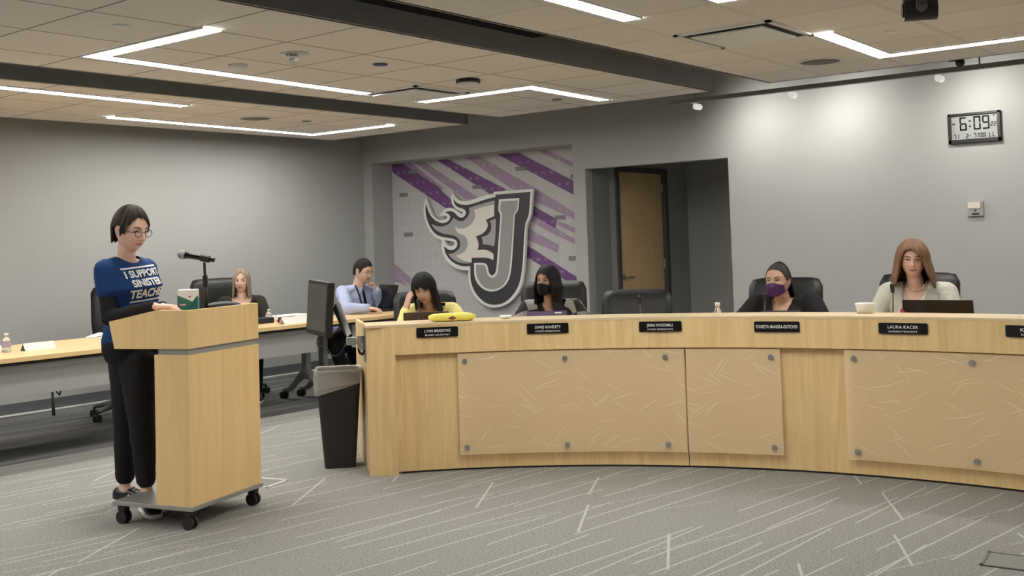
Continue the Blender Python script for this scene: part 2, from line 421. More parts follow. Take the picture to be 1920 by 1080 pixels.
# ---- hung ceilings: trays with a grey edge trim
def cloud(x0, x1, y0, y1, m, label):
    c = MB(); c.box(((x0+x1)/2, (y0+y1)/2, ZC+.010), (x1-x0, y1-y0, .02))
    o = c.build('ceiling', m); o['kind'] = 'structure'
    t = MB()
    for (ax, ay, bx, by) in ((x0, y0, x0, y1), (x1, y0, x1, y1), (x0, y0, x1, y0), (x0, y1, x1, y1)):
        w = .03
        t.box(((ax+bx)/2, (ay+by)/2, ZC+.0625), (abs(bx-ax)+w, abs(by-ay)+w, .125))
    t.box(((x0+x1)/2, (y0+y1)/2, ZC+.11), (x1-x0-.05, y1-y0-.05, .01))
    t.build('edge_trim', M['fascia'], o)
    return o
cloud(-9.02, -7.05, YF+.1, 8.18, M['ceil_left'], '')
cloud(-6.45, -4.17, YF+.1, 7.97, M['ceil_mid'], '')
cloud(-3.63, 2.9, YF+.1, 7.90, M['ceil_right'], '')

# ---- LED strip lights
def led(pts, label, w=.115):
    P = [Vector((p[0], p[1], 0)) for p in pts]; n = len(P); Lf, Rt = [], []
    for i in range(n):
        d0 = (P[i]-P[i-1]).normalized() if i else (P[1]-P[0]).normalized()
        d1 = (P[i+1]-P[i]).normalized() if i < n-1 else d0
        t = (d0+d1).normalized(); nn = Vector((-t.y, t.x, 0)); k = w/2/max(.3, nn.dot(Vector((-d0.y, d0.x, 0))))
        Lf.append(P[i]+nn*k); Rt.append(P[i]-nn*k)
    c = sum(P, Vector())/n
    e = empty('led_strip_light', (c.x, c.y, ZC-.0015), label=label, cat='ceiling light', group='recessed LED strip lights')
    m = MB(); v = []
    for i in range(n): v += [Lf[i]-c+V(0, 0, -.004), Rt[i]-c+V(0, 0, -.004)]
    m.prism([[p-c+V(0, 0, -.006) for p in Lf] + [p-c+V(0, 0, -.006) for p in Rt[::-1]]], (0, 0, .006))
    m.build('diffuser', M['led'], e)
    t = MB()
    for side in (Lf, Rt):
        for i in range(n-1):
            a, b_ = side[i]-c, side[i+1]-c
            mid = (a+b_)/2; dd = b_-a
            t.box((mid.x, mid.y, -.004), (dd.length, .006, .010), rz=math.atan2(dd.y, dd.x))
    t.build('trim_ring', M['white'], e)
led([(-4.75,3.47),(-5.86,3.45),(-6.02,5.85)], 'V-shaped LED strip in the ceiling above the woman at the lectern')
led([(-7.24,1.6),(-7.47,5.18)], 'straight LED strip at the left edge of the frame over the side tables')
led([(-8.46,5.11),(-8.62,7.53),(-7.5,7.56)], 'V-shaped LED strip nearest the left wall')
led([(-6.11,6.52),(-4.98,6.55),(-5.05,7.69)], 'chevron LED strip in the middle ceiling in front of the emblem')
led([(-3.0,3.1),(-3.045,4.94)], 'LED strip cut by the top edge of the frame, over the dais')
led([(-2.47,6.15),(-2.50,7.27),(-.6,7.27)], 'L-shaped LED strip at the top right, near the lit wall')
led([(-2.43,3.6),(-2.455,4.90)], 'LED strip of which only a tip shows at the top edge beside the air vent')
# unseen strips in the same pattern, added to light the rest of the room
led([(-8.6,.4),(-8.5,-2.2),(-7.4,-2.2)], 'LED strip over the near end of the side tables')
led([(-4.9,1.4),(-5.9,1.4),(-5.9,-1.2)], 'LED strip over the middle of the room')
led([(.6,5.2),(.6,3.6)], 'LED strip over the right of the dais')
led([(-5.0,.2),(-5.0,-2.2)], 'LED strip over the near middle of the room')

# ---- ceiling fittings
def disc(name, x, y, r, m, label, cat, prof=None, z=ZC, group=None):
    o = MB().lathe(prof or [(r, 0), (r, -.004), (r*.93, -.008)], n=32).build(name, m)
    o.location = (x, y, z); return tag(o, label, cat, group)
disc('sprinkler_cover', -5.005, 3.09, .045, M['white'], 'white sprinkler cover plate in the ceiling left of the V-shaped light', 'sprinkler')
disc('sprinkler_cover', -5.30, 7.34, .045, M['fascia'], 'small grey sprinkler cover plate inside the chevron light', 'sprinkler')
disc('sprinkler_cover', -7.75, 6.70, .045, M['fascia'], 'small grey sprinkler cover plate beside the left ceiling speaker', 'sprinkler')
disc('sprinkler_cover', -2.17, 6.44, .045, M['white'], 'white sprinkler cover plate inside the L-shaped light', 'sprinkler')
disc('blue_ceiling_cap', -4.99, 4.95, .05, mat('navy_cap', (.02,.03,.09), .3), 'dark blue round cap in the middle ceiling', 'ceiling cap')
sm = disc('smoke_detector', -5.61, 4.29, .062, M['white'], 'white domed smoke detector next to the long light of the middle ceiling', 'smoke detector', [(.062, 0), (.062, -.014), (.045, -.032), (.02, -.038)])
spk = mat('speaker_mesh', (.20,.19,.18), .8, bump=.4, bscale=600)
for x, y, lb in ((-2.91, 7.16, 'round ceiling speaker grille behind the L-shaped light'), (-7.825, 6.16, 'round ceiling speaker grille over the side tables')):
    e = empty('ceiling_speaker', (x, y, ZC), label=lb, cat='ceiling speaker')
    MB().lathe([(.155, 0), (.155, -.006), (.135, -.010), (.135, 0)], n=40, cap=False).build('rim', M['white'], e)
    MB().lathe([(.137, -.001), (.137, -.008)], n=40).build('grille', spk, e)
# strobe that reads FIRE
e = empty('fire_strobe', (-5.06, 4.29, ZC), label='white round fire alarm strobe lettered FIRE on the middle ceiling', cat='fire alarm')
MB().lathe([(.088, 0), (.088, -.010), (.07, -.022), (.04, -.030)], n=36).build('housing', M['white'], e)
MB().lathe([(.032, -.028), (.034, -.045), (.026, -.062), (.01, -.068)], n=24).build('lens', M['clear'], e)
vs, fs = text_geo('FIRE', .040, .02)
fdir = V(.62, -.785, 0); rgt = V(.785, .62, 0)
tn = (fdir*.45+V(0, 0, -1)).normalized(); tup = rgt.cross(tn)*-1
o = MB().add(vs, fs, M=frame_m(fdir*.076+V(0, 0, -.0215)-rgt*.0-tup*.012, rgt, tup, tn)).build('lettering', M['black'], e)

# black dome on the middle ceiling
e = empty('ceiling_dome', (-5.06, 5.91, ZC), label='black rimmed round dome on the middle ceiling above the chevron light', cat='ceiling dome')
MB().lathe([(.085, 0), (.092, -.012), (.088, -.026)], n=36).build('rim', M['blackg'], e)
MB().lathe([(.080, -.024), (.066, -.040), (.035, -.050), (.008, -.052)], n=30).build('dome', M['white'], e)
# air diffusers
def diffuser(cx, cy, lb):
    e = empty('air_diffuser', (cx, cy, ZC), label=lb, cat='air vent')
    f = MB(); w = .29
    for sx, sy in ((1, 0), (-1, 0), (0, 1), (0, -1)):
        f.box((sx*w, sy*w, -.004), (.03 if sx else .61, .03 if sy else .61, .012))
    f.build('frame', M['white'], e)
    r = MB()
    for sx, sy in ((1, 0), (-1, 0), (0, 1), (0, -1)):
        r.box((sx*.255, sy*.255, -.001), (.055 if sx else .55, .055 if sy else .55, .004))
    r.build('slot', M['black'], e)
    MB().box((0, 0, -.016), (.46, .46, .010), bev=.004).build('face_panel', M['white'], e)
diffuser(-2.835, 5.84, 'square white air diffuser in the right ceiling beside the L-shaped light')
diffuser(-5.80, 6.12, 'square air diffuser in the middle ceiling left of the black dome')
# wall-wash rail with its lamps
rail = empty('lighting_rail', (-1.4, 8.45, 2.60), label='long grey rail hung in front of the lit back wall', cat='light rail')
MB().box((0, 0, 0), (6.85, .05, .036)).build('rail_bar', M['fascia'], rail)
for x in (-3.2, -.8, 1.6, 3.2): MB().cyl((x, 0, .01), (x, 0, ZD-2.60), .006, n=8).build('hanger', M['fascia'], rail)
for px, py, lb in ((1307, 200, 'leftmost round white wall-wash lamp, at the end of the grey rail'), (1485, 178, 'round white wall-wash lamp at the middle of the grey rail'), (1761, 147, 'round white wall-wash lamp on the grey rail above the clock')):
    p = at(px, py, 1, 8.50)
    e = empty('wall_wash_lamp', tuple(p), label=lb, cat='spotlight', group='lamps on the grey rail')
    MB().cyl((0, -.03, 0), (.0, .05, 0), .027, n=24).build('lamp_head', M['lamphead'], e)
    MB().cyl((0, .05, 0), (0, .053, 0), .024, n=24).build('lens', M['lamp'], e)
    MB().tube([(0, 0, .02), (-.04, -.03, .04), (-.09, -.05, .055)], .008).build('stem', M['white'], e)
for x in (-4.42, -3.62, -2.50, -1.35, -.2, 1.0):
    l = bpy.data.lights.new('wash', 'SPOT'); l.energy = 15.5; l.spot_size = math.radians(165); l.spot_blend = 1; l.color = (1, .96, .89); l.shadow_soft_size = .06
    lo = bpy.data.objects.new('wash_light', l); COL.objects.link(lo); lo.location = (x+.12, 8.49, 2.51)
    lo.rotation_euler = (V(.22, .52, -.34)).to_track_quat('-Z', 'Y').to_euler()
# black track with one head, top right
e = empty('track_light', (-1.0, 7.97, 2.615), label='black lighting track with one spot head below the ceiling edge, top right', cat='track light')
MB().box((0, 0, 0), (2.66, .035, .022)).build('track', M['black'], e)
p = at(1800, 117, 1, 7.97) - Vector(e.location)
MB().sphere((p.x, 0, -.035), (.033, .033, .035)).box((p.x-.03, 0, -.012), (.09, .03, .022)).build('spot_head', M['black'], e)
# PTZ camera hung from the right ceiling
p = at(1725, 18, 2, 2.46)
e = empty('conference_camera', (p.x, p.y, p.z), label='black pan-tilt camera hanging upside down from the right ceiling', cat='camera')
ax = V(.9, .43, 0).normalized(); bx = V(-ax.y, ax.x, 0)
MB().cyl(-ax*.075, ax*.075, .052, n=28).build('camera_barrel', M['black'], e)
MB().cyl(-ax*.074, -ax*.082, .034, n=24).build('lens', M['blackg'], e)
yk = MB()
yk.box(tuple(-bx*.062+V(0, 0, .068)), (.050, .018, .125), rz=math.atan2(ax.y, ax.x), bev=.004); yk.cyl(-bx*.053+V(0, 0, .004), -bx*.071+V(0, 0, .004), .025, n=20)
yk.cyl((0, 0, .055), (0, 0, ZC-p.z), .045, n=24)
yk.build('yoke', M['dkmetal'], e)

# ---- on the lit wall: clock, thermostat-like box
e = empty('digital_clock', (-2.417, Y1-.0, 2.2), label='black framed digital wall clock showing 6:09', cat='clock')
W, Hh = .40, .243
fm = MB()
for sx in (-1, 1): fm.box((sx*(W/2-.012), -.018, 0), (.024, .036, Hh), bev=.003)
fm.box((0, -.018, Hh/2-.010), (W, .036, .020), bev=.003); fm.box((0, -.018, -Hh/2+.016), (W, .036, .032), bev=.003)
fm.build('clock_frame', M['black'], e)
MB().box((0, -.012, .004), (W-.04, .012, Hh-.04)).build('screen', mat('lcd_grey', (.33,.36,.35), .25), e)
# seven-segment figures
SEG = {'0':'abcdef','1':'bc','2':'abged','3':'abgcd','4':'fgbc','5':'afgcd','6':'afedcg','7':'abc','9':'abcdfg','L':'def','M':'efabc','O':'abcdef','N':'efabc'}
def digits(mb, txt, x, z, w, h, t, gap):
    for ch in txt:
        if ch == ':':
            for dz in (.28, .68): mb.box((x+t, -.0195, z+h*dz), (t*1.3, .003, t*1.3))
            x += t*3+gap*.4; continue
        if ch in '-': mb.box((x+w/2, -.0195, z+h/2), (w*.7, .003, t*.8)); x += w+gap; continue
        if ch == ' ': x += w*.6; continue
        S_ = {'a': (w/2, h-t/2, w-t*.6, t), 'g': (w/2, h/2, w-t*1.2, t), 'd': (w/2, t/2, w-t*.6, t), 'f': (t/2, h*.75, t, h/2-t*.5), 'b': (w-t/2, h*.75, t, h/2-t*.5), 'e': (t/2, h*.25, t, h/2-t*.5), 'c': (w-t/2, h*.25, t, h/2-t*.5)}
        for s_ in SEG[ch]:
            cx_, cz_, sw, sh = S_[s_]; mb.box((x+cx_, -.0195, z+cz_), (sw, .003, sh))
        x += w+gap
    return x
for txt, x, z, w_, h_, t_, g_ in (('6', -.112, -.018, .054, .108, .0115, .013), ('0', -.0053, -.018, .054, .108, .0115, .013), ('9', .0617, -.018, .054, .108, .0115, .013),
        ('2', .124, .002, .019, .034, .005, .005), ('2', .148, .002, .019, .034, .005, .005), ('7', -.160, -.082, .017, .036, .0045, .005), ('1', -.138, -.082, .017, .036, .0045, .005),
        ('2', -.068, -.082, .019, .036, .0045, .006), ('-', -.043, -.082, .012, .036, .0045, .006), ('7', -.008, -.082, .019, .036, .0045, .005),
        ('M', .026, -.082, .017, .036, .0045, .004), ('O', .047, -.082, .017, .036, .0045, .004), ('N', .068, -.082, .017, .036, .0045, .004), ('L', .108, -.082, .017, .036, .0045, .010), ('L', .135, -.082, .017, .036, .0045, .010)):
    dg = MB(); digits(dg, txt, x, z, w_, h_, t_, g_); dg.build('digit', M['blackg'], e)
for dz in (.28, .68): MB().box((-.033, -.0195, -.018+.108*dz), (.015, .003, .0115)).build('colon_dot', M['blackg'], e)
MB().box((-.158, -.0195, .040), (.024, .003, .006)).build('lcd_mark', M['blackg'], e)
MB().box((.150, -.0195, .085), (.008, .003, .012)).build('lcd_mark', M['blackg'], e)
e = empty('wall_sensor_box', (-2.44, Y1, 1.548), label='small beige and silver box on the lit wall under the clock', cat='wall box')
MB().box((0, -.012, 0), (.122, .024, .120), bev=.004).build('plate', M['metal'], e)
MB().box((-.004, -.030, .028), (.098, .022, .050), bev=.004).build('cover', mat('beige_cover', (.70,.64,.54), .5), e)
MB().box((0, -.026, -.040), (.055, .010, .014)).cyl((0, -.022, -.014), (0, -.034, -.014), .007, n=12).build('switch', M['black'], e)

# ---- the mural and the emblem
def muralpt(px, py, dy=0.0): return at(px, py, 1, YM-dy)
mu = MB(); mu.box(((xa+xb)/2-.0, YM+.02, 1.19), (xb-xa, .04, 2.39))
mu_m = [mat('mural_grey', (.37,.365,.37), .55, var=.10, vscale=5)]
def dotted(name, col, dot):
    m = bpy.data.materials.new(name); nt, N, L, b = nodes(m)
    tc = N.new('ShaderNodeTexCoord'); sp = N.new('ShaderNodeSeparateXYZ'); L.new(tc.outputs['Object'], sp.inputs[0])
    def band(s, per, w): return math_node(N, L, 'LESS_THAN', math_node(N, L, 'FRACT', math_node(N, L, 'DIVIDE', math_node(N, L, 'ADD', s, 40.0), per)), w)
    k = math_node(N, L, 'MULTIPLY', band(sp.outputs[0], .105, .46), band(sp.outputs[2], .135, .24))
    nz = N.new('ShaderNodeTexNoise'); nz.inputs['Scale'].default_value = 1.3; L.new(tc.outputs['Object'], nz.inputs['Vector'])
    k = math_node(N, L, 'MULTIPLY', k, math_node(N, L, 'MULTIPLY', nz.outputs['Fac'], 1.1))
    mx = N.new('ShaderNodeMixRGB'); L.new(k, mx.inputs[0]); mx.inputs[1].default_value = (*col, 1); mx.inputs[2].default_value = (*dot, 1)
    L.new(mx.outputs[0], b.inputs['Base Color']); b.inputs['Roughness'].default_value = .55
    return m
mu_m = [dotted('mural_grey', (.52,.515,.52), (.60,.59,.60)), dotted('mural_purple', (.165,.07,.205), (.32,.21,.36)), dotted('mural_lilac', (.37,.27,.39), (.46,.38,.48)), mat('mural_dark_block', (.21,.21,.21), .6), mat('mural_tan_block', (.30,.25,.17), .6)]
def mp_(X, Y): return (730+X/3.176, 260+Y/3.176)
def stripe(pts, mi, k):
    P = [muralpt(*mp_(*p)) for p in pts]
    mu.prism([[V(min(max(p.x, xa+.003), xb-.003), YM-.0006-k*.0007, min(p.z, 2.383)) for p in P]], (0, .0006, 0), mi)
stripe([(150,135),(205,130),(540,358),(455,362)], 2, 0)
stripe([(70,150),(130,145),(330,300),(300,300)], 2, 0)
stripe([(18,150),(80,148),(290,285),(400,395),(400,440),(330,410),(18,200)], 1, 1)
stripe([(285,120),(350,110),(700,305),(600,330)], 1, 1)
stripe([(350,150),(400,150),(640,320),(590,325)], 2, 0)
stripe([(455,102),(535,92),(860,290),(1105,440),(1105,482),(860,370),(700,280)], 2, 0)
stripe([(645,88),(770,68),(1105,255),(1105,338)], 1, 1)
stripe([(880,60),(935,52),(1105,148),(1105,175)], 2, 0)
stripe([(800,360),(860,402),(1000,480),(990,535),(860,460),(800,430)], 1, 1)
stripe([(1010,488),(1112,535),(1112,567),(1000,512)], 2, 0)
stripe([(800,430),(870,462),(1105,598),(1105,627),(960,560),(800,465)], 2, 0)
stripe([(780,505),(850,545),(1012,635),(1003,680),(820,600),(780,590)], 2, 0)
stripe([(760,600),(830,640),(1118,825),(1118,860),(1060,850),(760,670)], 1, 1)
stripe([(18,745),(130,828),(120,870),(18,800)], 2, 0)
stripe([(18,800),(120,880),(18,850)], 2, 1)
for a in ((60,325,110,348),(88,560,140,585),(495,278,550,300),(752,168,815,192),(985,457,1052,483),(1068,700,1115,728),(1080,213,1098,240),(115,185,165,210)):
    stripe([(a[0],a[1]),(a[2],a[1]-2),(a[2],a[3]-2),(a[0],a[3])], 3, 2)
o = mu.build('wall_mural', mu_m); tag(o, 'grey mural with diagonal purple stripes filling the wall niche', 'mural')

e_o = V(-7.9, YM, 1.5)
em = empty('emblem_sign', tuple(e_o), label='large raised letter J with flames, grey and white, on the striped mural', cat='emblem')
def epts(pts, y, smooth=True):
    P = chaikin(pts, 2, 48) if smooth else pts
    return [at(780+p[0]/8, 340+p[1]/8, 1, y) - e_o for p in P]
dark = mat('emblem_charcoal', (.050,.051,.058), .45); gl = mat('emblem_grey', (.34,.33,.335), .45); gf = mat('emblem_flame_grey', (.39,.39,.405), .45)
cream = mat('emblem_cream', (.78,.75,.68), .45); wh = mat('emblem_white', (.82,.82,.79), .45)
OUT = [(1165,158),(1460,136),(1755,113),(1740,320),(1725,510),(1695,580),(1660,640),(1650,770),(1645,900),(1630,1200),(1605,1450),(1570,1600),(1500,1720),(1400,1820),(1290,1880),(1150,1900),(1040,1870),(930,1790),(850,1690),(800,1560),(785,1450),(785,1335),(700,1335),(600,1310),(500,1240),(430,1150),(385,1040),(378,960),(385,885),(300,850),(220,770),(170,680),(130,570),(110,450),(118,350),(148,230),(175,330),(200,420),(235,490),(280,545),(335,578),(400,585),(450,565),(470,540),(455,518),(410,512),(345,520),(380,480),(425,420),(480,395),(540,400),(590,428),(625,455),(680,493),(708,480),(700,457),(640,440),(590,412),(555,370),(530,310),(525,230),(545,160),(575,220),(620,270),(680,298),(760,300),(850,275),(950,235),(1060,205),(1165,190)]
HOLE = [(425,885),(500,892),(560,905),(580,940),(560,968),(515,980),(465,955),(440,920)]
DK = [(1192,200),(1710,158),(1700,330),(1685,500),(1660,570),(1635,620),(1622,760),(1610,900),(1598,1200),(1570,1430),(1535,1560),(1475,1670),(1380,1780),(1270,1840),(1150,1855),(1040,1825),(940,1740),(870,1640),(825,1520),(815,1430),(815,1270),(700,1275),(600,1245),(510,1180),(445,1090),(425,1020),(422,975),(460,1015),(520,1038),(580,1020),(620,970),(622,910),(585,868),(500,848),(390,835),(300,800),(230,720),(180,620),(150,520),(140,420),(148,340),(170,420),(205,500),(250,560),(310,605),(390,630),(460,615),(505,575),(515,530),(490,490),(435,470),(475,450),(520,445),(570,465),(610,510),(650,545),(700,545),(740,510),(750,465),(735,430),(690,405),(640,395),(600,370),(570,320),(560,265),(590,310),(640,340),(720,355),(800,350),(900,320),(1000,285),(1100,255),(1192,235)]
GR = [(1180,290),(1100,305),(980,340),(880,370),(795,400),(802,450),(790,510),(750,565),(700,598),(640,595),(590,570),(558,545),(540,590),(490,640),(430,670),(370,680),(300,670),(232,640),(265,700),(320,750),(400,785),(500,800),(590,820),(640,860),(665,920),(660,990),(610,1050),(540,1085),(485,1090),(520,1140),(580,1190),(650,1220),(740,1235),(830,1225),(830,1150),(860,1000),(860,800),(930,650),(960,500),(1175,400)]
CRM = [(1172,352),(1080,365),(960,395),(870,435),(888,490),(885,550),(850,620),(800,670),(740,700),(670,712),(615,700),(586,672),(600,740),(640,780),(700,800),(750,830),(778,900),(775,970),(740,1040),(690,1085),(598,1112),(640,1150),(700,1185),(760,1205),(832,1212),(832,1148),(1060,1143),(1110,1160),(1160,1183),(1160,1090),(1100,1045),(1020,1022),(918,1030),(940,980),(935,900),(895,828),(980,795),(1040,750),(1078,680),(1072,620),(1045,582),(1110,548),(1172,520)]
G2 = [(1190,560),(1105,595),(1130,640),(1130,720),(1100,780),(1050,820),(980,835),(1000,890),(1000,945),(1080,950),(1172,978),(1185,900),(1200,600)]
JW = [(1245,272),(1550,250),(1542,350),(1532,430),(1505,470),(1480,500),(1470,700),(1458,900),(1440,1200),(1415,1420),(1360,1540),(1270,1620),(1150,1660),(1040,1640),(950,1570),(890,1480),(870,1370),(872,1225),(1010,1222),(1058,1245),(1080,1310),(1095,1390),(1135,1415),(1180,1395),(1205,1330),(1225,1080),(1245,800),(1258,640),(1268,500),(1245,460),(1232,430)]
JG = [(1272,300),(1522,290),(1512,360),(1505,420),(1480,460),(1458,495),(1447,700),(1432,900),(1410,1200),(1385,1400),(1340,1510),(1260,1590),(1150,1625),(1050,1605),(970,1540),(920,1450),(900,1370),(902,1255),(1005,1252),(1035,1270),(1052,1330),(1068,1410),(1130,1450),(1195,1430),(1228,1360),(1250,1100),(1272,700),(1295,495),(1270,450),(1260,420)]
MB().prism([epts(OUT, YM-.075), epts(HOLE, YM-.075)[::-1]], (0, .035, 0)).build('outline_plate', wh, em)
for nm, pt, y, m in (('charcoal_plate', DK, .081, dark), ('flame_plate', GR, .086, gf), ('flame_core', CRM, .090, cream), ('flame_notch', G2, .086, gf), ('letter_rim', JW, .088, wh), ('letter_face', JG, .093, gl)):
    MB().prism([epts(pt, YM-y)], (0, .006, 0)).build(nm, m, em)
for q_ in ((1450, 320), (1550, 1200), (600, 1180), (1000, 1740)):
    x, _, z = epts([q_], YM-.05, False)[0]; MB().cyl((x, -.041, z), (x, 0, z), .012, n=12).build('spacer', M['metal'], em)
# ================================================================ the curved dais
RF, RP, ZT = 4.082, 4.122, .918          # fascia radius, lower panel radius, top height
A0, A1 = 139.9, 62.0
dais = empty('curved_dais', (DC.x, DC.y, 0), label='long curved maple dais desk with acrylic front panels', cat='desk')
def arcbox(name, a0, a1, r0, r1, z0, z1, m, parent, uv=False, step=1.0, label=None):
    n = max(2, int(abs(a1-a0)/step)+1); vs = []; fs = []
    for i in range(n+1):
        a = math.radians(a0+(a1-a0)*i/n)
        for r, z in ((r0, z0), (r1, z0), (r1, z1), (r0, z1)): vs.append((r*math.cos(a), r*math.sin(a), z))
    for i in range(n):
        for k in range(4): fs.append((i*4+k, i*4+(k+1) % 4, i*4+4+(k+1) % 4, i*4+4+k))
    fs += [(0, 1, 2, 3), (n*4+3, n*4+2, n*4+1, n*4)]
    o = MB().add(vs, fs).build(name, m, parent, label)
    if uv:
        ul = o.data.uv_layers.new(name='UVMap')
        for lp in o.data.loops:
            p = o.data.vertices[lp.vertex_index].co; ul.data[lp.index].uv = (math.atan2(p.y, p.x)*r0, p.z)
    return o
SEAM = 113.42
arcbox('fascia_panel', 138.5, A1, RF, RF+.02, .731, ZT-.012, M['wood'], dais)
arcbox('top_ledge', A0+1.0, A1, RF-.002, RF+.30, ZT-.014, ZT, M['woodedge'], dais)
arcbox('front_panel', 138.5, SEAM+.04, RP, RP+.02, .012, .735, M['wood'], dais)
arcbox('front_panel', SEAM-.04, A1, RP, RP+.02, .012, .735, M['wood'], dais)
arcbox('toe_strip', 138.0, A1, RP+.006, RP+.02, 0, .014, M['black'], dais)
arcbox('worktop', 139.5, A1, RP+.02, RP+.78, .715, .745, M['woodh'], dais)
arcbox('ledge_back', 139.5, A1, RF+.28, RF+.30, .745, ZT-.014, M['wood'], dais)
# left pilaster and end wall
pA, pB = V(-4.846, 4.624, 0)-DC, V(-4.707, 4.732, 0)-DC
pd = (pB-pA).normalized(); pn = V(pd.y*-1, pd.x, 0)      # outward (away from the room)
c = (pA+pB)/2
MB().box((c.x+pn.x*.03, c.y+pn.y*.03, (ZT-.014)/2), ((pB-pA).length, .06, ZT-.014), rz=math.atan2(pd.y, pd.x)).build('end_pilaster', M['wood'], dais)
ed = V(math.cos(math.radians(142.4)), math.sin(math.radians(142.4)), 0)
q0 = pA+pn*.06; q1 = q0 + ed*.74
mid = (q0+q1)/2; en = V(-ed.y, ed.x, 0)*-.012
MB().box((mid.x+en.x, mid.y+en.y, (ZT-.014)/2), ((q1-q0).length, .024, ZT-.014), rz=math.atan2(ed.y, ed.x)).build('end_panel', M['wood'], dais)
for (a0, a1) in ((133.05, SEAM+.08), (SEAM-.08, 105.5), (100.35, 78.5)):
    p = arcbox('acrylic_panel', a0, a1, RP-.036, RP-.028, .10, .722, M['acrylic'], dais, uv=True)
    am = (a0+a1)/2
    spots = []
    def bolt(a, z):
        r = math.radians(a); cs, sn = math.cos(r), math.sin(r)
        MB().cyl((cs*(RP+.0), sn*(RP+.0), z), (cs*(RP-.046), sn*(RP-.046), z), .016, n=20).cyl((cs*(RP-.045), sn*(RP-.045), z), (cs*(RP-.049), sn*(RP-.049), z), .009, n=16).build('standoff_bolt', M['metal'], p)
    if a0 > 120: cols = [132.4, 125.0, 118.9-1.0*0+(-1.9)]
    elif a0 > 105: cols = [106.3]
    else: cols = [99.6, 92.1, 85.6, 79.3]
    if a0 > 120:
        cols = [arcdeg(onarc(x, 700, RP-.04)) for x in (871.5, 1059.5, 1248)]
    elif a0 > 105: cols = [arcdeg(onarc(1446, 700, RP-.04))]
    else: cols = [arcdeg(onarc(x, 760, RP-.04)) for x in (1604, 1826)] + [86.2, 79.6]
    for a in cols:
        for z in (.675, .145): bolt(a, z)

# ---------------------------------------------------------------- name plates on the fascia
def arc_frame(deg, R, z):
    r = math.radians(deg); rad = V(math.cos(r), math.sin(r), 0)
    xax = V(math.sin(r), -math.cos(r), 0)      # to the right as seen from the room
    return frame_m(V(DC.x, DC.y, 0)+rad*R+V(0, 0, z), xax, V(0, 0, 1), -rad)     # x right, y up, z towards the room
def rrect(w, h, r, n=5):
    out = []
    for cx, cy, a0 in ((w/2-r, h/2-r, 0), (-w/2+r, h/2-r, 90), (-w/2+r, -h/2+r, 180), (w/2-r, -h/2+r, 270)):
        for k in range(n+1):
            a = math.radians(a0+90*k/n); out.append(V(cx+r*math.cos(a), cy+r*math.sin(a), 0))
    return out
def flatten_arc(vs, R):         # wrap flat x,y,z onto the dais curve (x measured along the arc)
    return vs
def nameplate(px0, px1, py0, py1, l1, l2, label, bold=.012):
    cx, cy = (px0+px1)/2, (py0+py1)/2
    p = onarc(cx, cy, RF-.004); a = arcdeg(p)
    w = (onarc(px1, cy, RF-.004)-onarc(px0, cy, RF-.004)).length; h = .062
    Mx = arc_frame(a, RF-.0012, p.z)
    e = empty('name_plate', tuple(Mx.translation), label=label, cat='name plate', group='black name plates along the dais')
    R3 = Mx.to_3x3().to_4x4()
    MB(R3).prism([[q+V(0, 0, 0) for q in rrect(w, h, .008)]], (0, 0, .010)).build('plate', M['blackg'], e)
    t = MB(R3); has2 = bool(l2)
    s1 = .0245 if has2 else .027
    for body, sz, yy, fw in ((l1, s1, .000 if has2 else -.009, .62 if has2 else .92), (l2, .0135, -.0215, .60)):
        if not body: continue
        vs, fs = text_geo(body, sz, bold, spacing=1.05)
        ww = max(v.x for v in vs)-min(v.x for v in vs)
        k = min(1.35, fw*w/ww)
        t.add([V(v.x*k, v.y+yy, .0104) for v in vs], fs)
    t.build('lettering', M['white'], e)
nameplate(781, 859, 613, 632, 'LYNN MEADOWS', 'BOARD SECRETARY', 'black name plate in front of the woman in the yellow jacket')
nameplate(988, 1066, 606, 625, 'SOWJI KONDETY', 'STUDENT REPRESENTATIVE', 'black name plate in front of the girl in the black mask')
nameplate(1198, 1278, 603, 621, 'JENNA WOODSMALL', 'STUDENT REPRESENTATIVE', 'black name plate in front of the empty chair')
nameplate(1414, 1499, 603.5, 621.5, 'SONEETA MANGRA-DUTCHER', '', 'black name plate with one line, in front of the person in the purple mask')
nameplate(1647, 1739, 606.5, 625.5, 'LAURA KACER', 'SUPERINTENDENT', 'black name plate in front of the woman in the light grey jacket')
nameplate(1885.5, 1958, 612, 631, 'KA', 'BOA', 'black name plate cut by the right edge of the frame')

